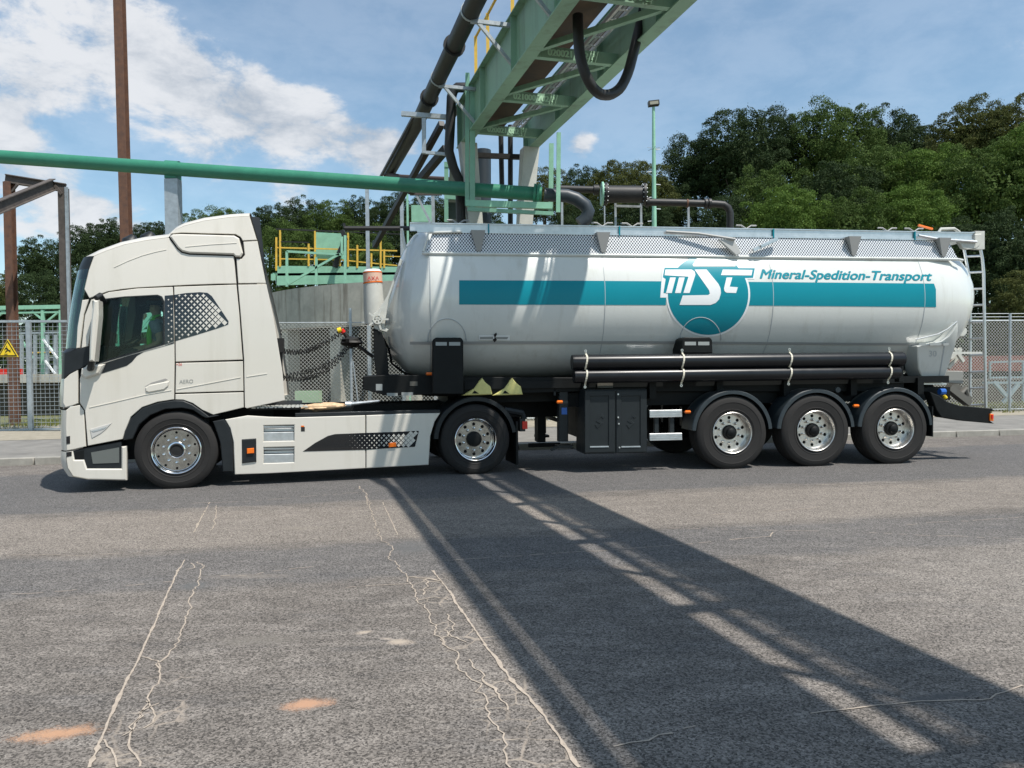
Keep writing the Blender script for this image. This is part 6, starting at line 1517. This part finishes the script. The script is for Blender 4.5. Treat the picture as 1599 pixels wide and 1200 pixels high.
# red shed and blue frame behind the right-hand fence
sh = at_y(1560, 575, 30); mb = MB(); mb.box((sh.x+3, 31, at_y(1560, 568, 30).z), (12, .6, .62)); single(mb, 'red_container', BRICK, 'long low red-brown container wall behind the right-hand fence', 'container', (sh.x+3, 31, sh.z-.4), smooth=0)
bf = thing('blue_steel_frame', 'blue-grey steel frame with crossed bars behind the right-hand fence', 'steel frame', at_y(1575, 640, 25))
for (x0_, y0_, x1_, y1_, w_) in ((1545, 566, 1640, 563, .06), (1545, 590, 1640, 589, .06), (1546, 566, 1546, 592, .05), (1552, 597, 1590, 640, .12), (1590, 600, 1556, 642, .12), (1535, 598, 1600, 598, .07), (1598, 566, 1598, 645, .07), (1540, 598, 1537, 640, .07), (1574, 590, 1574, 640, .05)):
    mb = MB(); mb.bar(at_y(x0_, y0_, 25), at_y(x1_, y1_, 25), w_); mb.build('bar', BLUEG, bf, world=True, smooth=0)
mb = MB(); mb.box((at_y(1570, 650, 24).x, 27, .45), (9, 2, .9)); single(mb, 'low_wall', CONCD, 'low dark concrete wall at the foot of the blue-grey frame', 'wall', (at_y(1570, 650, 24).x, 27, 0), smooth=0)

# ================================================================== VEGETATION
def leaf_mat(name, c1, c2, tr=.25):
    m = bpy.data.materials.new(name); m.use_nodes = True; t = m.node_tree; b = t.nodes['Principled BSDF']
    tcn = t.nodes.new('ShaderNodeTexCoord'); n_ = t.nodes.new('ShaderNodeTexNoise'); n_.inputs['Scale'].default_value = 5.0; n_.inputs['Detail'].default_value = 6; n_.inputs['Roughness'].default_value = .8
    t.links.new(tcn.outputs['Object'], n_.inputs['Vector']); r_ = t.nodes.new('ShaderNodeMapRange'); r_.inputs[1].default_value = .35; r_.inputs[2].default_value = .65
    a = t.nodes.new('ShaderNodeMix'); a.data_type = 'RGBA'; a.inputs['A'].default_value = (*c1, 1); a.inputs['B'].default_value = (*c2, 1)
    t.links.new(n_.outputs['Fac'], r_.inputs[0]); t.links.new(r_.outputs[0], a.inputs['Factor']); t.links.new(a.outputs['Result'], b.inputs['Base Color'])
    b.inputs['Roughness'].default_value = .7; b.inputs['Specular IOR Level'].default_value = .12
    tl_ = t.nodes.new('ShaderNodeBsdfTranslucent'); t.links.new(a.outputs['Result'], tl_.inputs[0])
    ms = t.nodes.new('ShaderNodeMixShader'); ms.inputs[0].default_value = tr; o_ = t.nodes['Material Output']
    t.links.new(b.outputs[0], ms.inputs[1]); t.links.new(tl_.outputs[0], ms.inputs[2]); t.links.new(ms.outputs[0], o_.inputs[0]); return m
LF = [leaf_mat('leaf_dark', (.019, .036, .013), (.048, .074, .026), .2), leaf_mat('leaf_mid', (.042, .078, .018), (.095, .140, .034), .25), leaf_mat('leaf_olive', (.048, .062, .017), (.115, .125, .038), .25), leaf_mat('leaf_fresh', (.060, .115, .020), (.13, .20, .04), .3)]
BARK = mat('bark', (.09, .07, .05), .9, 0, .3, 4)
def crown_mesh(name, seed, nclump=70, per=600, leaf=.0145, flat=1.0, m_=None):
    rng = np.random.default_rng(seed); cs = []
    for i in range(nclump):
        th = math.acos(1-2*(i+.5)/nclump*.92); ph = i*2.39996+rng.normal()*.3; rr = .74+.17*rng.random() + (.12 if rng.random() < .22 else 0)
        k = 1+.16*noise.noise(V((math.cos(ph)*1.3, math.sin(ph)*1.3, math.cos(th)*1.3+seed)))*2
        cs.append((rr*k*math.sin(th)*math.cos(ph), rr*k*math.sin(th)*math.sin(ph), rr*k*math.cos(th)*flat, .07+.14*rng.random()**1.3))
    cs = np.array(cs); P = []; 
    for c in cs:
        n_ = int(per*(c[3]/.2)**1.5); d = rng.normal(size=(n_, 3)); d /= np.linalg.norm(d, axis=1)[:, None]; d[:, 2] = np.where(rng.random(n_) < .55, np.abs(d[:, 2]), d[:, 2]); el_ = rng.random(3)*.7+.65
        r_ = c[3]*(.55+.55*rng.random(n_)**.6); tw = rng.random(n_) < .05; r_ = np.where(tw, r_*1.35, r_)
        P.append(np.c_[c[None, :3]+d*r_[:, None]*el_*np.array([1.1, 1.1, .72]), d])
    P = np.vstack(P); n_ = len(P); cen = P[:, :3]; nor = P[:, 3:]+rng.normal(size=(n_, 3))*.7; nor /= np.linalg.norm(nor, axis=1)[:, None]
    ni = 3800; di = rng.normal(size=(ni, 3)); di /= np.linalg.norm(di, axis=1)[:, None]; ci = di*(.25+.5*rng.random((ni, 1)))*np.array([1, 1, flat]); nori = di+rng.normal(size=(ni, 3))*.8; nori /= np.linalg.norm(nori, axis=1)[:, None]
    cen = np.vstack([cen, ci]); nor = np.vstack([nor, nori]); big_ = np.r_[np.ones(n_), np.full(ni, 2.4)]; n_ += ni
    a = np.cross(nor, rng.normal(size=(n_, 3))); a /= np.linalg.norm(a, axis=1)[:, None]; b = np.cross(nor, a)
    s = (leaf*big_*(.6+.9*rng.random(n_)))[:, None]
    v = np.stack([cen-a*s, cen+b*s*.62, cen+a*s, cen-b*s*.62], 1).reshape(-1, 3)
    # inner leaf mass, lumpy and ragged
    me = bpy.data.meshes.new(name); nv = len(v)
    iv = []; iff = []; nu, nw = 22, 14
    for i in range(nw+1):
        for j in range(nu):
            th = math.pi*i/nw; ph = 2*math.pi*j/nu; q = V((math.sin(th)*math.cos(ph), math.sin(th)*math.sin(ph), math.cos(th))); k = .36*(1+.5*noise.noise(q*2.5+V((seed, 1, 0))))
            iv.append((q.x*k, q.y*k, q.z*k*flat))
    iff = [(i*nu+j, i*nu+(j+1) % nu, (i+1)*nu+(j+1) % nu, (i+1)*nu+j) for i in range(nw) for j in range(nu)]
    allv = np.vstack([v, np.array(iv)]); me.vertices.add(len(allv)); me.vertices.foreach_set('co', allv.ravel())
    fq = np.arange(nv, dtype=np.int32).reshape(-1, 4); fi = np.array(iff, dtype=np.int32)+nv; fa = np.vstack([fq, fi])
    me.loops.add(fa.size); me.loops.foreach_set('vertex_index', fa.ravel()); me.polygons.add(len(fa)); me.polygons.foreach_set('loop_start', np.arange(0, fa.size, 4, dtype=np.int32)); me.polygons.foreach_set('loop_total', np.full(len(fa), 4, dtype=np.int32))
    me.update(calc_edges=True); me.materials.append(m_); return me
CM = {}
for li in range(4):
    for s_ in range(2): CM[(li, s_)] = crown_mesh('crown', 10+li*3+s_, m_=LF[li], nclump=130 if s_ else 105, flat=1.0 if s_ else .9)
tk = MB(); tk.tube([(0, 0, -.1), (.01, .0, .35), (.0, .01, .7), (.02, 0, 1)], [.05, .038, .028, .012], 8)
for k in range(5):
    a = k*1.3; tk.tube([(0, 0, .35+.09*k), (.09*math.cos(a), .09*math.sin(a), .55+.08*k), (.22*math.cos(a), .22*math.sin(a), .72+.05*k)], [.02, .013, .005], 6)
tk_me = None
def tree(px, ytop, Y, wpx, kind, var, label, group='trees behind the plant', name='tree', elong=1.0):
    global tk_me
    top_ = at_y(px, ytop, Y); w_ = wpx/F*Y/2; h_ = w_*1.15*elong; zc = top_.z-h_*.97
    t = thing(name, label, 'tree', (top_.x, Y, 0), random.uniform(0, 6.28), group)
    if tk_me is None: o = tk.build('trunk', BARK, t); tk_me = o.data
    else: o = bpy.data.objects.new('trunk', tk_me); col.objects.link(o); o.parent = t
    o.scale = (w_*1.8, w_*1.8, zc+.25*h_)
    c = bpy.data.objects.new('crown', CM[(kind, var)]); col.objects.link(c); c.parent = t; c.location = (0, 0, zc); c.scale = (w_, w_, h_)
    return t
TL = [
 # right forest, back row
 (1085, 208, 62, 120, 0, 0, 'ragged dark tree at the left end of the right-hand forest, beside the lamp post'),
 (1150, 174, 60, 150, 0, 1, 'dark green tree with domed top, second from the left end of the right-hand forest'),
 (1215, 172, 66, 130, 0, 0, 'dark broad tree just right of the dark domed one in the right-hand forest'),
 (1300, 163, 64, 150, 1, 1, 'tall mid-green tree forming the highest dome in the middle of the right-hand forest'),
 (1375, 172, 66, 140, 0, 1, 'dark tree right of the central dome of the right-hand forest'),
 (1435, 188, 68, 110, 0, 0, 'smaller dark tree in the dip of the right-hand forest skyline'),
 (1510, 155, 60, 130, 2, 0, 'olive-brown tree with airy top near the right edge of the picture'),
 (1590, 150, 58, 140, 2, 1, 'olive-brown tree touching the right edge of the picture at the skyline'),
 # middle row
 (1200, 260, 52, 150, 1, 0, 'mid-green tree in the middle row below the dark domed tree'),
 (1300, 258, 50, 150, 0, 1, 'dark tree in the middle row below the central dome of the forest'),
 (1370, 230, 52, 150, 1, 1, 'mid-green tree in the middle row above the tank lettering'),
 (1450, 215, 50, 150, 3, 0, 'fresh green tree below the dip in the forest skyline'),
 (1535, 225, 46, 170, 1, 0, 'mid-green tree behind the upper end of the rear ladder'),
 (1610, 190, 46, 150, 3, 1, 'fresh green tree cut by the right edge of the picture'),
 # front row low
 (1130, 300, 44, 120, 0, 0, 'low dark tree right of the bent black pipe'),
 (1225, 290, 42, 150, 3, 1, 'feathery fresh green tree standing low above the middle of the tank'),
 (1330, 300, 42, 140, 1, 0, 'low mid-green tree above the right part of the tank stripe'),
 (1420, 290, 42, 150, 3, 1, 'low fresh green tree above the rear end of the tank'),
 (1560, 330, 36, 150, 0, 1, 'dark tree behind the rear ladder and the fence'),
 (1600, 420, 32, 130, 2, 0, 'drooping olive branches low behind the right-hand fence'),
 (1500, 340, 38, 110, 0, 0, 'dark tree just behind the rounded rear of the tank'),
 # middle trees
 (850, 262, 58, 90, 2, 0, 'olive tree directly right of the bridge leg'),
 (905, 262, 60, 90, 0, 1, 'dark tree above the black pipe left of the drum'),
 (960, 252, 56, 100, 2, 1, 'yellow-green tree above the black drum'),
 (1010, 250, 58, 100, 2, 0, 'olive tree directly behind the lamp post'),
 (1050, 285, 60, 90, 0, 1, 'small dark tree filling the gap right of the lamp post'),
 (1000, 300, 48, 120, 0, 0, 'low dark tree behind the drum supports'),
 (900, 312, 46, 120, 0, 0, 'low dark tree behind the bent end of the green pipe'),
 # trees behind the cab
 (300, 330, 62, 80, 1, 0, 'mid-green tree just right of the galvanised column'),
 (350, 326, 66, 90, 1, 1, 'mid-green tree above the roof spoiler of the cab'),
 (420, 318, 62, 80, 0, 0, 'dark tree right behind the black rear edge of the cab'),
 (470, 310, 60, 90, 0, 1, 'dark tree above the left end of the yellow railings'),
 (515, 312, 58, 90, 1, 0, 'mid-green tree above the pale green panel'),
 (560, 310, 60, 90, 0, 1, 'dark tree above the right half of the yellow railings'),
 (615, 302, 58, 80, 0, 0, 'dark tree behind the slanting beam left of the tank'),
 (665, 305, 60, 90, 0, 1, 'dark tree behind the green end frame of the bridge'),
 (455, 350, 48, 120, 1, 1, 'low mid-green tree behind the left end of the yellow railings'),
 (560, 350, 46, 130, 1, 0, 'low mid-green tree behind the right half of the yellow railings'),
 (640, 340, 50, 110, 0, 1, 'low dark tree behind the tank front'),
 (735, 300, 60, 120, 0, 0, 'dark tree hidden mostly by the bridge legs'),
 # far left
 (60, 372, 58, 90, 0, 1, 'dark tree between the two posts of the rusty portal'),
 (130, 350, 56, 80, 0, 0, 'dark tree directly right of the rusty portal'),
 (172, 342, 58, 70, 0, 1, 'dark tree left of the tall rusty pole'),
 (222, 348, 62, 50, 0, 0, 'small dark tree right of the tall rusty pole'),
 (247, 346, 66, 36, 0, 1, 'small dark round tree left of the galvanised column'),
 (5, 428, 50, 70, 2, 0, 'olive tree at the left edge behind the rusty portal'),
 (90, 420, 46, 120, 0, 1, 'low dark tree behind the pale green truss'),
 (160, 400, 48, 110, 0, 0, 'low dark tree hidden mostly by the front of the cab'),
 (-20, 440, 50, 90, 0, 0, 'dark tree cut by the left edge of the picture'),
]
for (a, b, c_, d_, k_, v_, lb) in TL: tree(a, b, c_, d_, k_, v_, lb)
# undergrowth and wood beyond as one mass
mb = MB(); random.seed(3)
def scaled_clumps(spec, name, mat_, seed):
    rng = np.random.default_rng(seed); vs_, n0_ = [], 0
    for (x, y, z, rx, ry, rz_, n_) in spec:
        d = rng.normal(size=(n_, 3)); d /= np.linalg.norm(d, axis=1)[:, None]; cen = np.array([x, y, z])+d*np.array([rx, ry, rz_])*(.75+.3*rng.random((n_, 1)))
        nor = d+rng.normal(size=(n_, 3))*.7; nor /= np.linalg.norm(nor, axis=1)[:, None]; a = np.cross(nor, rng.normal(size=(n_, 3))); a /= np.linalg.norm(a, axis=1)[:, None]; b = np.cross(nor, a)
        s = (.10+.16*rng.random((n_, 1)))*max(.5, min(2.2, rx/2.2)); vs_.append(np.stack([cen-a*s, cen+b*s*.6, cen+a*s, cen-b*s*.6], 1).reshape(-1, 3))
    v = np.vstack(vs_); me = bpy.data.meshes.new(name); me.vertices.add(len(v)); me.vertices.foreach_set('co', v.ravel()); n_ = len(v)//4
    me.loops.add(n_*4); me.loops.foreach_set('vertex_index', np.arange(n_*4, dtype=np.int32)); me.polygons.add(n_); me.polygons.foreach_set('loop_start', np.arange(0, n_*4, 4, dtype=np.int32)); me.polygons.foreach_set('loop_total', np.full(n_, 4, dtype=np.int32)); me.update(calc_edges=True); me.materials.append(mat_)
    o = bpy.data.objects.new(name, me); col.objects.link(o); o['kind'] = 'stuff'; return o
spec = []
for i in range(70):
    px = -160+i*30; Y = 66+random.uniform(-3, 3); hz = 7.5 if px < 900 else 12; hz *= random.uniform(.8, 1.1)
    if px < 120: hz *= .8
    q = at_y(px, 500, Y); spec.append((q.x, Y, hz*.45, 2.0, 2.5, hz*.55, 1500))
scaled_clumps(spec, 'distant_wood', LF[0], 5)
spec = []
for i in range(46):
    px = random.uniform(-50, 440) if i < 20 else random.uniform(1380, 1680) if i < 34 else random.uniform(850, 1400); Y = random.uniform(34, 40); q = at_y(px, 500, Y); spec.append((q.x, Y, 1.4, 1.7, 1.2, random.uniform(1.3, 2.6), 1200))
scaled_clumps(spec, 'undergrowth', LF[0], 8)
# grass strip behind the left fence and along the verge
def grass(name, areas, seed, m_, hh=.22, dens=420):
    rng = np.random.default_rng(seed); V_ = []
    for (p0, p1, dpt) in areas:
        L_ = (p1-p0).length; n_ = int(L_*dpt*dens); t = rng.random(n_); d = rng.random(n_)
        base = np.array(p0)[None]+np.outer(t, np.array(p1-p0)); base[:, 1] += d*dpt
        pn = np.array([noise.noise(V((x*.6, y*1.2, 0))) for x, y in base[:, :2]]); base = base[pn > -.12]; n_ = len(base)
        a = rng.random(n_)*6.28; h = hh*(.4+rng.random(n_)); w = .012+.02*rng.random(n_); lean = rng.normal(size=(n_, 2))*.35*h[:, None]
        b1 = base+np.c_[np.cos(a)*w, np.sin(a)*w, 0*a]; b2 = base-np.c_[np.cos(a)*w, np.sin(a)*w, 0*a]; tp = base+np.c_[lean, h]
        V_.append(np.stack([b1, b2, tp], 1).reshape(-1, 3))
    v = np.vstack(V_); n_ = len(v)//3; me = bpy.data.meshes.new(name); me.vertices.add(len(v)); me.vertices.foreach_set('co', v.ravel()); me.loops.add(n_*3); me.loops.foreach_set('vertex_index', np.arange(n_*3, dtype=np.int32)); me.polygons.add(n_); me.polygons.foreach_set('loop_start', np.arange(0, n_*3, 3, dtype=np.int32)); me.polygons.foreach_set('loop_total', np.full(n_, 3, dtype=np.int32)); me.update(calc_edges=True); me.materials.append(m_)
    o = bpy.data.objects.new(name, me); col.objects.link(o); o['kind'] = 'stuff'
GRS = leaf_mat('grass', (.12, .16, .035), (.26, .25, .09), .3)
a = fpt(-80, .0)+V((0, .6, -.03)); b = fpt(420, .0)+V((0, .6, -.03))
grass('grass', [(a, b, 6.0)], 3, GRS, .26, 260)
a = fpt(1400, .1)+V((0, .1, .0)); b = fpt(1750, .1)+V((0, .1, .0)); a2 = fpt(1440, .13)+V((0, -.5, 0)); b2 = fpt(1599, .13)+V((0, -.5, 0))
grass('grass', [(a, b, 3.0), (a2, b2, .12)], 4, GRS, .16, 200)
a2 = fpt(430, .13)+V((0, .1, 0)); b2 = fpt(900, .13)+V((0, .1, 0)); grass('grass', [(a2, b2, 3)], 6, GRS, .2, 150)
